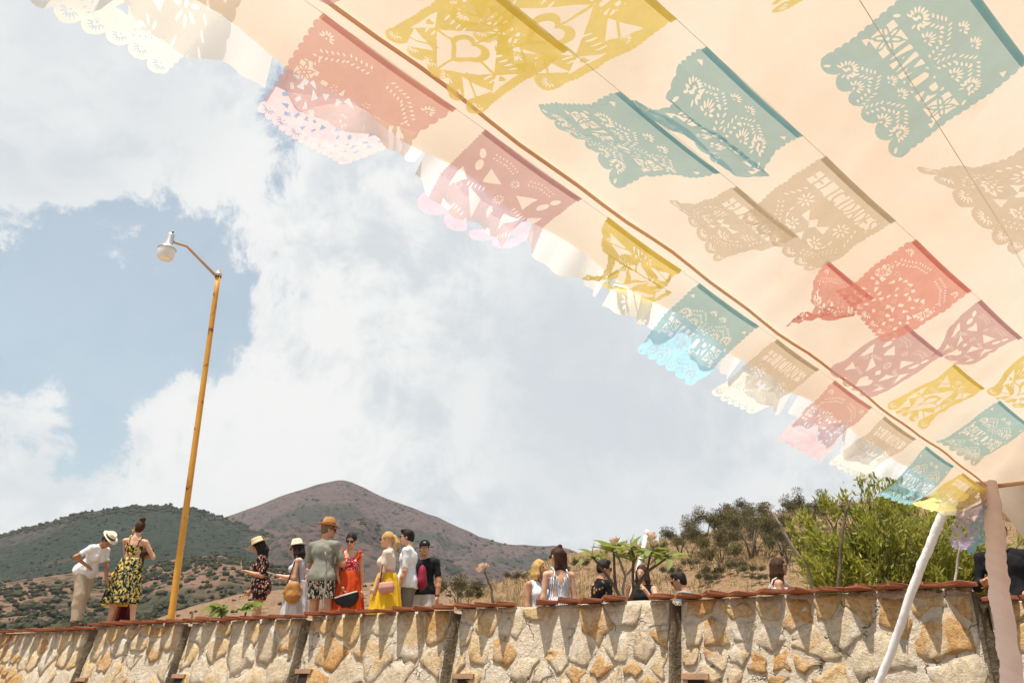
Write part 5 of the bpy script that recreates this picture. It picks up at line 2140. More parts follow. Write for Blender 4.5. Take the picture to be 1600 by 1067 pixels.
p = Person('woman in brimmed straw hat and dark patterned playsuit looking at a card', 404, Y=13.0, H=1.62, heading=98, lean=4, skinm=0, head=(26, 0, 0), step=0.04,
           arms={'L': ((0.08, -0.16, -1), (-0.10, 0.85, 0.22)), 'R': ((0.1, 0.1, -1), (0.0, 0.62, -0.85))})
p.hair(HAIR['black'], 'long')
p.hat(M_straw, M_bandl, 0.165, 0.10, 6, 0.0, 'round')
p.top(M_romper, -0.12, 0.42, 0.024, vneck=0.09, name='playsuit_top')
p.legwear(M_romper, 0.08, 0.72, 0.032, 1.2, 'playsuit_shorts')
phone('small yellow card held by the woman in the dark playsuit', p.world(p.palmL) + np.array([0, 0, 0.0]), (-0.3, -0.1, 1), M_straw)

p = Person('woman in cream hat and white sleeveless dress holding out a phone', 461, Y=13.1, H=1.60, heading=92, lean=2, skinm=1, head=(10, 0, 0),
           arms={'L': ((0.12, 0.05, -1), (-0.1, 0.95, 0.16)), 'R': ((0.05, 0.1, -1), (-0.1, 0.95, 0.08))})
p.hair(HAIR['black'], 'bob')
p.hat(M_strawp, M_strawp, 0.125, 0.105, 4, 0.012, 'fedora')
p.top(M_offw, 0.05, 0, 0.016, vneck=0.09, name='bodice')
p.skirt(M_offw, 0.14, 0.22, (0.26, 0.26), 9, 0.020)
p.glasses()
phone('white phone held out by the woman in the cream hat', p.world(p.palmL) + np.array([0.0, 0, 0.01]), (-0.95, -0.1, 0.25), M_white_p)
B0 = p.world((-0.24, 0.02, 0.66))
F = Field(B0 - np.array([0.2, 0.14, 0.04]), B0 + np.array([0.2, 0.14, 0.36]), 0.012)
F.ell(B0 + np.array([0.02, 0, 0.10]), (0.135, 0.065, 0.11), None, 0)
F.ell(B0 + np.array([0.02, 0, 0.20]), (0.115, 0.055, 0.10), None, 0.03)
F.rough(0.012, 12, 2)
shp = p.world(p.up((-0.17, 0, 0.50)))
bag('tan leather shoulder bag on the woman in the white dress', F, M_leather, [[B0 + np.array([-0.09, 0, 0.24]), shp + np.array([-0.02, -0.04, -0.10]), shp + np.array([0.0, 0, 0.02]), shp + np.array([0.03, 0.03, -0.10]), B0 + np.array([0.11, 0, 0.24])]], M_dkleather)

p = Person('man seen from behind in orange fedora, grey-green t-shirt and patterned shorts, arms crossed', 499, Y=12.3, H=1.80, heading=-24, lean=0, skinm=0, sex='m', head=(6, -46, 0), stance=0.06,
           arms={'R': ((0.30, 0.28, -0.9), (-0.9, 0.55, 0.05)), 'L': ((0.30, 0.28, -0.9), (-0.9, 0.55, 0.15))})
p.hair(HAIR['grey_buzz'], 'buzz')
p.hat(M_strawo, M_band, 0.145, 0.115, 2)
p.glasses()
p.top(M_olive, -0.06, 0.36, 0.026)
p.legwear(M_ikat, 0.05, 0.64, 0.034, 1.5, 'shorts')
p.shoes(M_shoe)

p = Person('person in pale pink dress behind the man in patterned shorts', 487, Y=13.6, H=1.5, heading=60, skinm=1, h=0.014)
p.hair(HAIR['brown'], 'long')
p.top(M_pale, -0.05, 0.2, 0.02, name='bodice')
p.skirt(M_pale, 0.12, 0.15, (0.28, 0.26))

p = Person('woman in orange-red ruffled sundress and round sunglasses looking down', 541, Y=12.45, H=1.66, heading=196, lean=0, skinm=1, head=(20, -18, -6),
           arms={'R': ((0.06, 0.10, -1), (-0.30, 0.42, -0.75)), 'L': ((0.12, -0.05, -1), (0.0, 0.25, -1))})
p.hair(HAIR['black'], 'tied')
p.glasses()
p.top(M_redprint, 0.15, 0, 0.014, cutz=0.385, name='bodice')
p.skirt(M_redd, 0.19, 0.16, (0.29, 0.26), 12, 0.022)
for sg in (-1, 1):
    F = Field(p.J['chest'] - 0.35, p.J['chest'] + 0.35, 0.0105)
    P_ = [p.up((sg * 0.11, 0.105, 0.37)), p.up((sg * 0.135, 0.07, 0.45)), p.up((sg * 0.145, 0.0, 0.50)), p.up((sg * 0.13, -0.08, 0.45)), p.up((sg * 0.11, -0.11, 0.37))]
    for a, b in zip(P_[:-1], P_[1:]):
        F.cap(a, b, 0.027, 0.027, 0.01)
    F.rough(0.024, 26, 3)
    p.add('shoulder_ruffle', F, M_redd)
hb = p.world(p.palmR)
F = Field(hb - np.array([0.26, 0.12, 0.30]), hb + np.array([0.26, 0.12, 0.08]), 0.011)
F.ell(hb + np.array([0.05, -0.02, -0.06]), (0.185, 0.055, 0.165), None, 0)
F.cut(hb + np.array([0.05, 0, -0.035]), (-0.28, 0, 1.0))
bag('black half-moon bag with white trim held in front of the orange-red dress', F, M_blackbag, None, None, ([hb + np.array([-0.12, -0.05, -0.090]), hb + np.array([0.05, -0.075, -0.042]), hb + np.array([0.21, -0.05, 0.005])], M_stripe_bag, 0.012))

p = Person('blonde woman with ponytail in cream lace top and yellow skirt, in profile', 602, Y=12.3, H=1.66, heading=84, lean=0, skinm=1, head=(2, 0, 0),
           arms={'L': ((0.12, 0.10, -1), (-0.02, 0.40, -0.9)), 'R': ((0.1, 0.15, -1), (-0.02, 0.5, -0.85))})
p.hair(HAIR['blonde'], 'pony')
p.glasses(M_dkleather)
p.top(M_lace, 0.20, 0.28, 0.026, name='lace_top')
p.skirt(M_yel, 0.16, 0.30, (0.29, 0.28), 13, 0.016)
B0 = p.world((-0.25, -0.06, 0.83))
F = Field(B0 - 0.2, B0 + 0.2, 0.011)
F.cap(B0 + np.array([-0.075, 0, -0.05]), B0 + np.array([0.085, 0, -0.035]), 0.03, 0.03, 0)
F.cap(B0 + np.array([-0.08, 0, 0.05]), B0 + np.array([0.08, 0, 0.065]), 0.03, 0.03, 0.05)
F.cap(B0 + np.array([-0.07, 0, 0.0]), B0 + np.array([0.08, 0, 0.015]), 0.045, 0.045, 0.03)
shp = p.world(p.up((-0.16, 0, 0.49)))
bag('small dusty pink crossbody bag on the yellow skirt', F, M_pinkbag, [[B0 + np.array([-0.09, 0.0, 0.07]), shp + np.array([-0.03, -0.05, -0.2]), shp + np.array([0, -0.03, 0.04])]], M_dkleather)

p = Person('dark-haired man in white t-shirt, sunglasses and grey shorts, in profile', 634, Y=12.9, H=1.80, heading=86, lean=0, skinm=1, sex='m', head=(2, 0, 0),
           arms={'L': ((0.10, 0.02, -1), (0.0, 0.30, -1)), 'R': ((0.1, 0.2, -1), (0.0, 0.6, -0.9))})
p.hair(HAIR['black'], 'short')
p.glasses()
p.top(M_whitetee, -0.08, 0.40, 0.026)
p.legwear(M_greysh, 0.05, 0.50, 0.03, 1.4, 'shorts')
p.shoes(M_shoe)
F = Field(p.J['neck'] * 0 + p.hp((0, 0.03, -0.07)) - 0.12, p.hp((0, 0.03, -0.07)) + 0.12, 0.008)
F.ell(p.hp((0, 0.075, -0.092)), np.array([0.022, 0.018, 0.018]), p.HM, 0)
p.add('beard', F, HAIR['black'])
B0 = p.world((0.02, -0.23, 1.12))
F = Field(B0 - 0.3, B0 + 0.3, 0.012)
F.ell(B0 + np.array([0, 0, -0.04]), (0.070, 0.09, 0.18), None, 0)
F.ell(B0 + np.array([0, 0, -0.12]), (0.080, 0.10, 0.11), None, 0.03)
bag('crimson backpack between the man in white and the man in black', F, M_hotpink, None, None, None, 'backpack')

p = Person('man in black t-shirt, black cap and white shorts', 660, Y=13.3, H=1.74, heading=160, lean=0, skinm=0, sex='m', head=(4, 25, 0),
           arms={'L': ((0.22, 0.02, -1), (0.02, 0.2, -1)), 'R': ((0.15, 0.0, -1), (0.0, 0.2, -1))})
p.hair(HAIR['black'], 'cap')
p.cap_hat(M_black)
p.top(M_black, -0.05, 0.34, 0.024, vneck=0.04)
p.legwear(M_whsh, 0.04, 0.48, 0.032, 1.4, 'shorts')
p.shoes(M_shoe)
m = MB()
w0 = p.J['wrL']
m.tube([w0 - p.hdL * 0.03, w0 - p.hdL * 0.005], 0.036, 12)
m.build('wristwatch', M_shades, p.root)

p = Person('blonde woman in white sleeveless top facing the woman in stripes', 842, Y=11.1, H=1.62, heading=-142, lean=0, skinm=0, head=(0, 16, 0),
           arms={'R': ((0.08, -0.02, -1), (0.0, 0.2, -1)), 'L': ((0.1, 0.1, -1), (0, 0.3, -1))})
p.hair(HAIR['blonde'], 'bob')
p.top(M_whitetee, 0.04, 0, 0.018, name='sleeveless_top')
p.legwear(M_navy, 0.10, 0.10, 0.02, 1.0)
m = MB()
m.tube([p.up((-0.05, 0.03, 0.52)), p.up((-0.03, 0.115, 0.42)), p.up((0, 0.15, 0.30)), p.up((0.03, 0.115, 0.42)), p.up((0.05, 0.03, 0.52))], 0.006, 5)
m.build('necklace', M_dkleather, p.root)

p = Person('woman seen from behind in blue and white striped jumpsuit, dark hair half tied up', 874, Y=10.6, H=1.72, heading=14, lean=0, skinm=1, head=(0, 18, 0),
           arms={'L': ((0.16, 0.0, -1), (0.08, 0.1, -1)), 'R': ((0.12, 0.0, -1), (0.04, 0.1, -1))})
p.hair(HAIR['brown'], 'halfup')
p.glasses()
p.top(M_stripe, 0.0, 0, 0.012, cutz=0.40, straps=True, vneck=-0.20, name='jumpsuit_bodice')
p.skirt(M_stripe, 0.14, 0.12, (0.24, 0.22), 8, 0.012, 'jumpsuit_legs', r0=(0.136, 0.112))
m = MB()
w0 = p.J['wrL']
m.tube([w0 - p.hdL * 0.02, w0 - p.hdL * 0.005], 0.031, 12)
m.build('bracelet', M_shades, p.root)

p = Person('man in black shirt with orange flowers behind the frangipani', 940, Y=11.2, H=1.64, heading=-72, lean=2, skinm=0, sex='m', head=(4, -12, 0),
           arms={'L': ((0.20, -0.05, -1), (0.0, 0.25, -1)), 'R': ((0.14, 0.25, -1), (0.0, 0.45, -0.9))})
p.hair(HAIR['black'], 'short')
p.glasses()
p.top(M_floral, -0.10, 0.40, 0.028)
p.legwear(M_navy, 0.04, 0.10, 0.026, 1.2)
m = MB()
w0 = p.J['wrR']
m.tube([w0 - p.hdR * 0.03, w0 - p.hdR * 0.005], 0.036, 12)
m.build('wristwatch', M_shades, p.root)

p = Person('woman in black top with both hands raised to her face behind the frangipani', 1008, Y=11.0, H=1.56, heading=140, lean=0, skinm=1, head=(4, 10, 0),
           arms={'L': ((0.35, 0.45, -0.85), (-0.5, 0.35, 0.85)), 'R': ((0.30, 0.45, -0.75), (-0.5, 0.35, 0.9))})
p.hair(HAIR['brown'], 'wavy')
p.top(M_black, -0.05, 0, 0.02, name='sleeveless_top')
p.legwear(M_black, 0.06, 0.1, 0.02)

p = Person('dark-haired man in light blue shirt resting a hand at his collar', 1077, Y=11.0, H=1.66, heading=62, lean=6, skinm=0, sex='m', head=(10, 8, 0), zoff=-0.17,
           arms={'L': ((0.22, 0.2, -1), (-0.55, 0.6, 0.65)), 'R': ((0.2, 0.35, -0.9), (-0.4, 0.7, 0.5))})
p.hair(HAIR['black'], 'short')
p.glasses()
p.top(M_blueshirt, -0.08, 0.38, 0.030)
p.legwear(M_navy, 0.04, 0.1, 0.026)

p = Person('woman with wavy brown hair and sunglasses in pastel strap top', 1221, Y=10.4, H=1.60, heading=-100, lean=0, skinm=1, head=(0, -4, 0),
           arms={'R': ((0.12, -0.02, -1), (0.0, 0.3, -1)), 'L': ((0.1, 0.1, -1), (0, 0.4, -1))})
p.hair(HAIR['brown'], 'wavy')
p.glasses()
p.top(M_pastel, -0.02, 0, 0.014, cutz=0.39, straps=True, name='strap_top')
p.legwear(M_navy, 0.06, 0.1, 0.02)

p = Person('person dressed in black standing behind the wrapped tent post', 1586, Y=8.6, H=1.78, heading=150, lean=0, skinm=0, sex='m', h=0.013,
           arms={'L': ((0.25, 0.1, -1), (-0.3, 0.7, -0.2)), 'R': ((0.3, 0.1, -1), (-0.3, 0.7, 0.1))})
p.hair(HAIR['black'], 'short')
p.top(M_black, -0.06, 0.8, 0.028)
p.legwear(M_navy, 0.04, 0.1, 0.026)

# ------------------------------------------------------------------ lamp post
def yellow_fn(t, co):
    n = t.noise(co, 7.0, 6, 0.65)
    base = t.mix(t.ramp(t.noise(co, 1.5, 4), 0.35, 0.65), (0.66, 0.34, 0.05), (0.58, 0.26, 0.035))
    rust = t.ramp(n, 0.61, 0.66)
    return pbsdf(t, t.mix(rust, base, (0.16, 0.06, 0.025)), 0.55, n, 0.3, 0.01, 0.35)


M_post = material('yellow_painted_steel', yellow_fn)
M_galv = plain('galvanised_steel', (0.60, 0.58, 0.56), (0.5, 0.48, 0.46), 6, 0.4, 40, 0.15, metal=0.6)
M_armm = plain('rusty_arm', (0.52, 0.36, 0.25), (0.44, 0.3, 0.2), 10, 0.6)
M_glass = material('ribbed_lamp_glass', lambda t, co: pbsdf(t, (0.90, 0.88, 0.86), 0.3, t.math('SINE', t.math('MULTIPLY', t.noise(co, 30.0, 1), 30.0)), 0.3, 0.01, 0.5, trans=0.25))
LB = at(267, 967, 13.6)
LT = at(342, 424, 13.6)
lamp = empty('street_lamp', (LB[0], LB[1], float(zg(LB[0]))))
tag(lamp, 'tall yellow steel lamp post with a glass lantern on a bent arm', 'street lamp')
LO = np.array([LB[0], LB[1], float(zg(LB[0]))])
dirp = (LT - LB) / np.linalg.norm(LT - LB)
foot = LB - dirp * ((LB[2] - LO[2] + 0.3) / dirp[2])
m = MB()
m.tube([foot - LO + (LT - foot) * t_ for t_ in np.linspace(0, 1, 14)], [0.057 - 0.010 * t_ for t_ in np.linspace(0, 1, 14)], 18)
m.build('post', M_post, lamp)
m = MB()
m.tube([LT - LO - dirp * 0.10, LT - LO - dirp * 0.04], 0.064, 18)
m.build('clamp', M_galv, lamp)
m = MB()
m.tube([LT - LO - dirp * 0.135, LT - LO - dirp * 0.115], 0.062, 18)
m.build('clamp_strap', M_shades, lamp)
a0 = at(336, 430, 13.45) - LO
a1 = at(292, 385, 12.9) - LO
a2 = at(264, 376, 12.72) - LO
m = MB()
m.tube([a0, a0 * 0.5 + a1 * 0.5, a0 * 0.12 + a1 * 0.88, a1, a1 * 0.4 + a2 * 0.6, a2], 0.026, 10)
m.build('arm', M_armm, lamp)
HC = at(263, 383, 12.72) - LO
S_ = 1244.0 / 13.6
tl_ = Matrix.Translation(Vector(HC)) @ Matrix.Rotation(R(4), 4, 'Y')
m = MB()
m.lathe([(0.001, 0.25), (0.030, 0.25), (0.034, 0.225), (0.060, 0.222), (0.066, 0.20), (0.070, 0.02), (0.085, -0.01), (0.120, -0.035), (0.160, -0.075), (0.162, -0.085), (0.145, -0.082), (0.001, -0.06)], 26, tl_)
hd_ = m.build('lamp_head', M_galv, lamp)
m = MB()
m.lathe([(0.001, 0.285), (0.022, 0.283), (0.026, 0.25), (0.001, 0.249)], 12, tl_ @ Matrix.Translation((0.012, 0, 0)))
m.build('photocell', M_shades, hd_)
m = MB()
pr = [(0.150, -0.083), (0.152, -0.14), (0.142, -0.24), (0.118, -0.285), (0.085, -0.292), (0.001, -0.294)]
m.lathe(pr, 48, tl_)
v = np.array(m.v)
cx_ = np.array(tl_.translation)
for i_ in range(len(v)):
    if (i_ % 2) and i_ < 48 * 4:
        d_ = v[i_] - cx_
        v[i_, 0] -= d_[0] * 0.04
        v[i_, 1] -= d_[1] * 0.04
build('lamp_glass', v, m.f, M_glass, lamp)
m = MB()
m.lathe([(0.001, -0.07), (0.04, -0.075), (0.055, -0.14), (0.035, -0.21), (0.001, -0.215)], 16, tl_)
m.build('bulb', M_white_p, lamp)

# ------------------------------------------------------------------ plants
M_bark = plain('pale_grey_bark', (0.34, 0.29, 0.24), (0.2, 0.16, 0.13), 12, 0.9, 40, 0.6, 0.01)
M_barkd = plain('dark_bark', (0.13, 0.095, 0.065), (0.08, 0.06, 0.045), 12, 0.9, 40, 0.6, 0.01)


def leafmat(name, a, b, tr=0.35, sc=3.0):
    def fn(t, co):
        oi = t.node('ShaderNodeObjectInfo')
        n = t.ramp(t.noise(co, sc, 3), 0.3, 0.7)
        col = t.mix(t.math('MULTIPLY', oi.outputs['Random'], 0.75), t.mix(n, a, b), tuple(x * 0.6 for x in b))
        p_ = pbsdf(t, col, 0.45, t.noise(co, 30.0, 2), 0.15, 0.005, 0.4)
        q = t.node('ShaderNodeBsdfTranslucent')
        t.put(q, 'Color', t.mix(0.5, col, (a[0] * 1.8, a[1] * 1.7, a[2]), 'MIX'))
        mm = t.node('ShaderNodeMixShader')
        t.put(mm, 0, tr)
        t.l.new(p_, mm.inputs[1])
        t.l.new(q.outputs[0], mm.inputs[2])
        return mm.outputs[0]
    return material(name, fn)


M_fleaf = leafmat('frangipani_leaf', (0.25, 0.29, 0.08), (0.15, 0.20, 0.06))
M_shrub = leafmat('shrub_leaf', (0.31, 0.31, 0.06), (0.14, 0.17, 0.03), 0.40, 1.2)
M_shruby = leafmat('shrub_leaf_yellow', (0.42, 0.33, 0.045), (0.3, 0.25, 0.035), 0.35, 2.0)
M_broad = leafmat('broad_leaf', (0.20, 0.27, 0.08), (0.13, 0.2, 0.05))
M_petal = plain('frangipani_petal', (0.84, 0.72, 0.58), (0.80, 0.56, 0.46), 14, 0.6)
M_treeleaf = leafmat('dry_tree_leaf', (0.125, 0.105, 0.042), (0.075, 0.07, 0.03), 0.25, 0.7)
M_treeleaf2 = leafmat('olive_tree_leaf', (0.17, 0.135, 0.045), (0.10, 0.085, 0.033), 0.25, 0.7)
M_drygrass = leafmat('dry_grass_blade', (0.42, 0.30, 0.16), (0.27, 0.2, 0.095), 0.3, 0.15)


def leaf_mesh(name, L, W, curl=0.25, fold=0.25, n=6):
    v, f_ = [], []
    for i in range(n + 1):
        t_ = i / n
        w_ = W * math.sin(math.pi * min(1, t_ * 0.92 + 0.05)) ** 0.8 * (1 - 0.25 * t_)
        if i == n:
            w_ = 0.002
        z = -curl * L * t_ * t_
        y = L * (t_ - 0.12 * curl * t_ * t_)
        v += [(-w_ / 2, y, z + fold * w_ * 0.5), (0, y, z), (w_ / 2, y, z + fold * w_ * 0.5)]
    for i in range(n):
        a = i * 3
        f_ += [(a, a + 1, a + 4, a + 3), (a + 1, a + 2, a + 5, a + 4)]
    return meshdata(name, v, f_)


LEAVES = [leaf_mesh('leaf', 0.30, 0.100, c, 0.35) for c in (0.05, 0.22, 0.42)]


def put_leaf(parent, off, p, d, roll=0.0, scale=1.0, mat=None, meshes=None, name='leaf'):
    me = random.choice(meshes or LEAVES)
    o = obj(name, me, mat or M_fleaf, parent)
    d = Vector(d).normalized()
    q = d.to_track_quat('Y', 'Z')
    o.rotation_mode = 'QUATERNION'
    from mathutils import Quaternion
    o.rotation_quaternion = q @ Quaternion((0, 1, 0), roll)
    o.location = tuple(np.array(p) - off)
    o.scale = (scale,) * 3
    return o


def flower_head(parent, off, p, r=0.05, n=5):
    for k in range(n):
        c = np.array(p) + np.random.default_rng(int(abs(p[0]) * 1000) + k).uniform(-0.04, 0.04, 3) + np.array([0, 0, 0.03])
        m = MB()
        for i in range(5):
            a = 2 * math.pi * i / 5 + k
            dx, dy = math.cos(a), math.sin(a)
            v = [(0, 0, 0), (dx * r * .5 - dy * r * .36, dy * r * .5 + dx * r * .36, r * .55), (dx * r * .95, dy * r * .95, r * .85), (dx * r * .5 + dy * r * .36, dy * r * .5 - dx * r * .36, r * .48)]
            m.add([(c[0] + x - off[0], c[1] + y - off[1], c[2] + z - off[2]) for x, y, z in v], [(0, 1, 2, 3)])
        m.build('flower', M_petal, parent)


YF = 9.75
fr_base = at(978, 950, YF)
fr = empty('frangipani_tree', (fr_base[0], fr_base[1], float(zg(fr_base[0]))))
tag(fr, 'frangipani with forked bare branches, long green leaves and pale flower clusters behind the wall', 'tree')
FO = np.array([fr_base[0], fr_base[1], float(zg(fr_base[0]))])


def fpt(px, py, dy=0.0):
    return at(px, py, YF + dy)


m = MB()
root = FO + np.array([0, 0, 0.0])
fork = fpt(975, 948)
m.tube([root - FO, (root * 0.5 + fork * 0.5) - FO, fork - FO], [0.055, 0.048, 0.042], 9)
m.build('trunk', M_bark, fr)
br = [
    ([(975, 948), (968, 930), (955, 908), (940, 888), (925, 868)], .024, .012, M_barkd, 0.0),
    ([(962, 920), (960, 890), (959, 862)], .020, .013, M_barkd, 0.05),
    ([(975, 948), (973, 920), (977, 900), (968, 875), (961, 858)], .020, .012, M_bark, 0.15),
    ([(977, 900), (988, 888), (995, 870)], .015, .010, M_bark, 0.2),
    ([(980, 948), (990, 925), (1002, 905), (1015, 890), (1035, 876), (1044, 868)], .026, .013, M_barkd, -0.1),
    ([(990, 925), (989, 895), (990, 868), (986, 855)], .020, .013, M_barkd, -0.1),
    ([(1010, 896), (1015, 872), (1018, 862)], .016, .012, M_barkd, -0.05),
]
tips = []
for pts, r0, r1, mt, dy in br:
    P_ = [fpt(a, b, dy * i / max(1, len(pts) - 1)) - FO for i, (a, b) in enumerate(pts)]
    m = MB()
    m.tube(P_, list(np.linspace(r0, r1, len(P_))), 8, jit=0.06)
    m.build('branch', mt, fr)
    tips.append(P_[-1] + FO)
random.seed(31)
for i, tp in enumerate(tips):
    n = (9, 10, 6, 5, 9, 9, 9)[i]
    for k in range(n):
        a = 2 * math.pi * k / n + random.uniform(-.3, .3)
        el = random.uniform(-0.25, 0.6)
        put_leaf(fr, FO, tp + np.array([0, 0, random.uniform(-.05, .02)]), (math.cos(a), math.sin(a) * 0.9, el), random.uniform(-.4, .4), random.uniform(0.8, 1.1))
    put_leaf(fr, FO, tp, (random.uniform(-.2, .2), 0, 1), 0, 0.6)
for j in (1, 6, 4):
    if j != 4:
        flower_head(fr, FO, tips[j] + np.array([0.02, -0.02, 0.06]), 0.055, 9)
flower_head(fr, FO, tips[6] + np.array([0.01, -0.03, 0.13]), 0.055, 9)


def stick(label, pts, Y, r0, r1, mat, twigs=True, name='bare_branch', dY=0.0):
    P_ = [at(a, b, Y + dY * i) for i, (a, b) in enumerate(pts)]
    g = np.array([P_[0][0], P_[0][1], float(zg(P_[0][0]))])
    e = empty(name, g)
    tag(e, label, 'branch')
    P_ = [np.array([P_[0][0], P_[0][1], g[2] - 0.05])] + P_
    Q = []
    for a, b in zip(P_[:-1], P_[1:]):
        for t_ in (0, 0.33, 0.66):
            Q.append(a * (1 - t_) + b * t_ + np.random.default_rng(len(Q)).normal(0, 0.006, 3))
    Q.append(P_[-1])
    m = MB()
    m.tube([q - g for q in Q], [r0 + (r1 - r0) * i / (len(Q) - 1) for i in range(len(Q))], 8, jit=0.12)
    m.build('stem', mat, e)
    if twigs:
        for sg in (-1, 1):
            m = MB()
            t0 = P_[-1] - g
            m.tube([t0 - np.array([0, 0, .03]), t0 + np.array([sg * .03, 0, .012]), t0 + np.array([sg * .06, 0.01, .02 * (sg + 1)])], [.008, .006, .003], 6)
            m.build('twig', mat, e)
    return e, g, P_[-1]


stick('bare leaning grey branch with a cut end rising beside the green shrub', [(1272, 930), (1262, 885), (1240, 855), (1222, 828), (1212, 808), (1201, 796)], 8.9, 0.024, 0.010, M_bark)
stick('upright knotty bare branch standing in front of the green shrub', [(1309, 930), (1312, 880), (1316, 840), (1322, 800), (1326, 781)], 8.2, 0.020, 0.010, M_barkd)
stick('thin pale stick leaning behind the wall beside the wrapped post', [(1490, 930), (1494, 890), (1501, 850)], 7.6, 0.013, 0.011, M_bark, False)
stick('crooked grey stem rising in front of the man in patterned shorts', [(505, 955), (508, 915), (511, 890), (509, 872), (508, 862)], 11.6, 0.018, 0.012, M_bark, False)
e, g, tipp = stick('single bare frangipani stem topped with white flowers above the wall', [(770, 945), (768, 920), (763, 903), (757, 894)], 9.9, 0.016, 0.012, M_barkd, False)
flower_head(e, g, tipp + np.array([-0.03, 0, 0.01]), 0.055, 9)
for k in range(3):
    put_leaf(e, g, tipp, (random.uniform(-1, 1), random.uniform(-.5, .5), 0.6), 0, 0.3)
for (px, y0, y1, Y) in ((719, 950, 934, 11.5), (748, 952, 944, 11.5), (298, 968, 957, 14.0)):
    a, b = at(px, y0 + 8, Y), at(px, y1, Y)
    m = MB()
    gz = float(zg(a[0]))
    m.tube([(0, 0, -0.1), (0.004, 0, (b[2] - gz) * .5), (0.0, 0.0, b[2] - gz)], 0.018, 7)
    o = m.build('fence_stake', M_barkd)
    o.location = (a[0], a[1], gz)
    tag(o, 'short thin dark stake sticking up behind the wall coping', 'stake', 'stakes behind the wall')
a, b = at(993, 905, 16.0), at(1012, 828, 16.0)
gz = float(zg(a[0]))
m = MB()
lowp = a + (a - b) * ((a[2] - gz) / (b[2] - a[2]))
m.tube([lowp - lowp, (a - lowp), (b - lowp)], 0.042, 12)
o = m.build('white_pole', M_white_p)
o.location = tuple(lowp)
tag(o, 'slanting white pole rising behind the frangipani', 'pole')

# broad-leaved plant by the coping
_wp = W0 + DW * s_of_px(368, 958) - NO * 0.45
bp = at(368, 950, float(_wp[1]))
gz = float(zg(bp[0]))
pl = empty('leafy_plant', (bp[0], bp[1], gz))
tag(pl, 'low plant with broad light green leaves growing over the wall coping', 'plant')
BL_ = [leaf_mesh('broad_leaf', 0.26, 0.17, c, 0.2) for c in (0.2, 0.5, 0.8)]
for cx in (-0.20, 0.16):
    m = MB()
    m.tube([(cx * .5, 0, 0), (cx * 0.8, 0, .25), (cx, 0, bp[2] - gz)], 0.014, 6)
    m.build('stem', M_barkd, pl)
    for k in range(12):
        a = random.uniform(0, 6.28)
        put_leaf(pl, np.zeros(3), (cx + random.uniform(-.09, .09), random.uniform(-.08, .08), bp[2] - gz + random.uniform(-.04, .05)), (math.cos(a), math.sin(a), random.uniform(0.0, 0.7)), random.uniform(-.5, .5), random.uniform(.6, .95), M_broad, BL_)


# leaf masses made of many small leaf faces
def leaf_cloud(centers, dirs, L, W, rs_, droop=0.3):
    """one small folded leaf (2 quads) per centre, pointing along dirs"""
    n = len(centers)
    d = dirs / np.linalg.norm(dirs, axis=1, keepdims=True)
    ref = np.tile(np.array([[0, 0, 1.0]]), (n, 1))
    s_ = np.cross(d, ref)
    s_ /= (np.linalg.norm(s_, axis=1, keepdims=True) + 1e-6)
    roll = rs_.uniform(-1.2, 1.2, (n, 1))
    nn = np.cross(s_, d)
    s2 = s_ * np.cos(roll) + nn * np.sin(roll)
    n2 = np.cross(s2, d)
    l = L * rs_.uniform(0.6, 1.2, (n, 1))
    w_ = W * rs_.uniform(0.7, 1.2, (n, 1))
    a = centers
    b = centers + d * l
    mid = centers + d * l * 0.45
    p1 = mid + s2 * w_ / 2 + n2 * w_ * 0.15
    p2 = mid - s2 * w_ / 2 + n2 * w_ * 0.15
    V = np.stack([a, p1, b, p2], 1).reshape(-1, 3)
    F_ = [(4 * i, 4 * i + 1, 4 * i + 2, 4 * i + 3) for i in range(n)]
    return V, F_


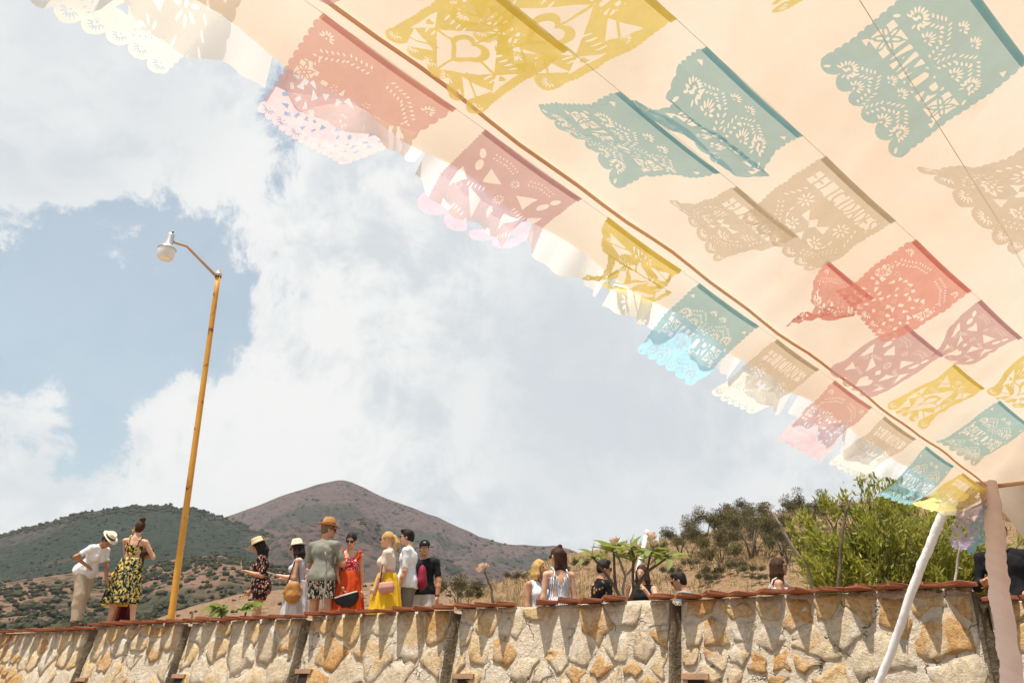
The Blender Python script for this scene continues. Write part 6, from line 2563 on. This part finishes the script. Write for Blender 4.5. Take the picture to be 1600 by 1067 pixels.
def shrub():
    rs_ = np.random.default_rng(77)
    Y0 = 9.4
    base = at(1390, 960, Y0)
    gz = float(zg(base[0]))
    e = empty('shrub', (base[0], base[1], gz))
    tag(e, 'big bushy green shrub with narrow yellow-green leaves behind the wall', 'shrub')
    g = np.array([base[0], base[1], gz])
    outline = [(1236, 820), (1250, 800), (1262, 815), (1285, 778), (1300, 790), (1318, 775), (1345, 752), (1362, 748), (1385, 740), (1400, 748), (1420, 760), (1445, 765), (1470, 790), (1500, 800), (1525, 815), (1545, 830), (1245, 850), (1270, 840), (1255, 880), (1560, 860), (1610, 830), (1640, 850)]
    targets = [(a, b, rs_.uniform(-0.5, 0.5)) for a, b in outline]
    for k in range(130):
        x = rs_.uniform(1262, 1560)
        t_ = np.interp(x, [1262, 1345, 1400, 1470, 1560], [835, 775, 762, 800, 840])
        targets.append((x, rs_.uniform(t_, 918), rs_.uniform(-0.7, 0.7)))
    cs, ds = [], []
    ys, yd = [], []
    stems = []
    for (px, py, dy) in targets:
        tip = at(px, py, Y0 + dy)
        rootp = g + np.array([rs_.uniform(-.55, .55), rs_.uniform(-.4, .4), 0.1])
        mid = rootp * 0.45 + tip * 0.55 + np.array([rs_.uniform(-.1, .1), 0, 0.12])
        P_ = [(1 - t_) ** 2 * rootp + 2 * t_ * (1 - t_) * mid + t_ * t_ * tip for t_ in np.linspace(0, 1, 7)]
        stems.append(P_)
        n = 150
        for i in range(n):
            t_ = 1 - 0.62 * rs_.random() ** 1.5
            c = (1 - t_) ** 2 * rootp + 2 * t_ * (1 - t_) * mid + t_ * t_ * tip
            ax = tip - mid
            ax /= np.linalg.norm(ax)
            spread = 0.10 * (1.02 - t_) + 0.035
            d = ax * 0.9 + rs_.normal(0, 0.55, 3) + np.array([0, 0, 0.15])
            c = c + rs_.normal(0, spread, 3)
            if rs_.random() < 0.13:
                ys.append(c)
                yd.append(d)
            else:
                cs.append(c)
                ds.append(d)
    V, F_ = leaf_cloud(np.array(cs) - g, np.array(ds), 0.095, 0.030, rs_)
    tag(build('foliage', V, F_, M_shrub, e, smooth=False), kind='stuff')
    V, F_ = leaf_cloud(np.array(ys) - g, np.array(yd), 0.085, 0.026, rs_)
    tag(build('yellowed_foliage', V, F_, M_shruby, e, smooth=False), kind='stuff')
    m = MB()
    for P_ in stems[::2]:
        m.tube([p_ - g for p_ in P_], list(np.linspace(0.016, 0.004, len(P_))), 5, cap=False)
    tag(m.build('stems', M_barkd, e), kind='stuff')


shrub()


# small scraggy trees on the grass hill
def tree_proto(seed, h, w, n_leaf, mat):
    rs_ = np.random.default_rng(seed)
    m = MB()
    ends = []
    for k in range(4):
        a = 2 * math.pi * k / 4 + rs_.uniform(0, 1)
        p0 = np.array([0, 0, -0.2])
        p1 = np.array([math.cos(a) * w * .10, math.sin(a) * w * .10, h * .30])
        p2 = np.array([math.cos(a) * w * .30, math.sin(a) * w * .30, h * rs_.uniform(.55, .7)])
        m.tube([p0, p1, p2], [0.055 * h * .5, 0.04 * h * .5, 0.02 * h * .5], 6, jit=.1)
        for j in range(4):
            b = a + rs_.uniform(-1.0, 1.0)
            p3 = p2 + np.array([math.cos(b) * w * .24, math.sin(b) * w * .24, h * rs_.uniform(.02, .34)])
            m.tube([p2, (p2 + p3) / 2 + np.array([0, 0, .03 * h]), p3], [0.018 * h * .5, .012 * h * .5, .006 * h * .5], 5, cap=False, jit=.1)
            ends.append(p3)
            ends.append((p2 + p3) / 2)
    cs, ds = [], []
    while len(cs) < n_leaf:
        c = ends[rs_.integers(len(ends))]
        r_ = w * 0.11 * rs_.random() ** 0.5
        d = rs_.normal(0, 1, 3)
        d /= np.linalg.norm(d)
        cs.append(c + d * r_ * np.array([1.3, 1.3, 0.8]))
        ds.append(d + np.array([0, 0, .3]))
    V, F_ = leaf_cloud(np.array(cs), np.array(ds), 0.16, 0.075, rs_)
    return meshdata('trunk', m.v, m.f), meshdata('crown', V, F_, smooth=False), mat


TP = [tree_proto(1, 3.6, 4.2, 4200, M_treeleaf), tree_proto(2, 3.0, 3.6, 3800, M_treeleaf), tree_proto(3, 2.6, 3.4, 3600, M_treeleaf2), tree_proto(4, 4.2, 3.8, 4200, M_treeleaf2), tree_proto(5, 1.6, 2.6, 2600, M_treeleaf)]


def hill_hit(px, py):
    """where the ray of a pixel meets the grass hill"""
    r = ray(px, py)
    best = None
    cols = VE[0, :, 0] / VE[0, :, 1]
    j = int(np.clip(np.searchsorted(cols, r[0] / r[1]), 1, len(cols) - 1))
    col = VE[:, j]
    e = (col[:, 2] - EYE) / col[:, 1]
    tgt = r[2] / r[1]
    for i in range(len(col) - 1, 0, -1):
        if e[i] <= tgt <= e[i - 1] or e[i] >= tgt >= e[i - 1]:
            t_ = (tgt - e[i]) / (e[i - 1] - e[i] + 1e-9)
            return col[i] * (1 - t_) + col[i - 1] * t_
    return col[0]


trees = [(1062, 868, 0), (1078, 872, 1), (1095, 862, 3), (1108, 876, 0), (1120, 880, 2), (1130, 858, 0), (1142, 850, 1), (1150, 842, 3), (1172, 876, 3), (1178, 868, 0), (1190, 850, 1), (1205, 860, 0), (1215, 868, 2), (1090, 845, 4), (1060, 850, 4),
         (1166, 826, 1), (1182, 828, 2), (1150, 896, 4), (1080, 890, 4), (1110, 905, 4), (1170, 900, 4), (1045, 905, 4), (1232, 800, 4), (1250, 803, 4), (1228, 880, 1), (1240, 860, 0), (1265, 845, 3), (1300, 830, 1), (800, 912, 4), (870, 905, 4), (905, 890, 4), (1020, 880, 4), (1030, 862, 4), (1128, 895, 2), (1100, 915, 4), (1185, 912, 4), (1560, 800, 0), (1590, 815, 1)]
for i, (px, py, k) in enumerate(trees):
    p_ = hill_hit(px, py)
    tm, cm, mt = TP[k]
    sc = p_[1] / 70.0 * random.uniform(0.70, 0.95) * (0.70 if k == 4 else 1.0)
    e = empty('hill_tree', p_, random.uniform(0, 6.28))
    e.scale = (sc, sc, sc * random.uniform(0.85, 1.1))
    obj('trunk', tm, M_barkd, e)
    obj('crown', cm, mt, e)
    lab = ['scraggy dark olive tree with forked trunk on the dry grass hill', 'small dark olive tree with round crown on the dry grass hill', 'low yellowish olive tree on the dry grass hill', 'tall yellowish olive tree on the dry grass hill', 'low dark bush on the dry grass hill'][k]
    if k == 4:
        lab = 'low dark bush on the crest of the dry grass hill' if py < 830 else ('low dark bush in the dry grass near the frangipani' if px < 1050 else lab)
    tag(e, lab, 'tree' if k != 4 else 'bush', ['scraggy trees on the grass hill', 'round trees on the grass hill', 'low olive trees on the grass hill', 'tall olive trees on the grass hill', 'bushes on the grass hill'][k])
# round green bush on the tan slope, with a smaller one beside it
for (px, py, sc, lab) in ((716, 936, 0.62, 'round green bush on the slope beside the single frangipani stem'), (733, 935, 0.34, 'small bush growing beside the round green bush on the slope')):
    r = ray(px, py)
    e = empty('bush', np.array([0, 0, EYE]) + r / r[1] * 34.0 + np.array([0, 0, -0.25]), 1.0)
    e.scale = (sc, sc, sc * 1.1)
    obj('trunk', TP[4][0], M_barkd, e)
    obj('crown', TP[4][1], M_treeleaf, e)
    tag(e, lab, 'bush')

# dry grass tufts over the hill and along the terrace edge
rs_ = np.random.default_rng(13)
cs, ds = [], []
for k in range(5200):
    u, v = rs_.uniform(0.08, 0.66), rs_.random() ** 0.8 * 0.9
    p_ = on_grid(VE, u, v)
    if vnoise(p_[0] * 0.12, p_[1] * 0.12, 3.0) < rs_.uniform(-1.1, 0.6):
        continue
    hgt = 0.010 * p_[1] * rs_.uniform(0.5, 1.1)
    for b in range(9):
        cs.append(np.concatenate([p_ + np.array([rs_.normal(0, .22 * hgt * 1.6), rs_.normal(0, .22 * hgt * 1.6), -0.03]), [hgt]]))
        ds.append([rs_.normal(0, .38), rs_.normal(0, .38), 1.0])
cs = np.array(cs)
V, F_ = leaf_cloud(cs[:, :3], np.array(ds), 1.0, 0.13, rs_)
V = V.reshape(-1, 4, 3)
V = cs[:, None, :3] + (V - cs[:, None, :3]) * cs[:, None, 3:]
tag(build('dry_grass', V.reshape(-1, 3), F_, M_drygrass, smooth=False), 'tufts of dry straw-coloured grass covering the hill behind the people', 'grass', kind='stuff')

# thin sprigs with tiny red flowers leaning over the coping in front of the man in blue
M_redfl = plain('red_flower', (0.45, 0.06, 0.03), (0.4, 0.1, 0.05))
sb = at(1058, 940, 9.0)
gz = float(zg(sb[0]))
e = empty('flowering_sprig', (sb[0], sb[1], gz))
tag(e, 'thin sprigs with tiny red flowers beside the man in light blue', 'plant')
for k in range(7):
    m = MB()
    top = np.array([random.uniform(-.28, .22), random.uniform(-.1, .1), sb[2] - gz + random.uniform(0.0, 0.10)])
    m.tube([(0, 0, 0), top * 0.6 + np.array([0, 0, .1]), top], [.006, .004, .002], 5)
    m.build('sprig', M_barkd, e)
    m = MB()
    m.lathe([(0.001, -.014), (.014, 0), (.001, .014)], 6, Matrix.Translation(Vector(top)))
    m.build('flower', M_redfl, e)

# ------------------------------------------------------------------ haze
hb_ = MB()
hb_.box((0, 0, 155), (5200, 5200, 330))
hz = hb_.build('haze', None, None, smooth=False)
hm = bpy.data.materials.new('haze_air')
hm.use_nodes = True
t = NT(hm.node_tree)
t.n.clear()
ho = t.node('ShaderNodeOutputMaterial')
pv = t.node('ShaderNodeVolumePrincipled')
t.put(pv, 'Color', (0.86, 0.90, 0.96, 1))
t.put(pv, 'Density', 0.00014)
t.put(pv, 'Anisotropy', 0.2)
t.l.new(pv.outputs[0], ho.inputs['Volume'])
hz.data.materials.append(hm)
tag(hz, kind='stuff', label='thin pale haze in the air over the valley', cat='haze')
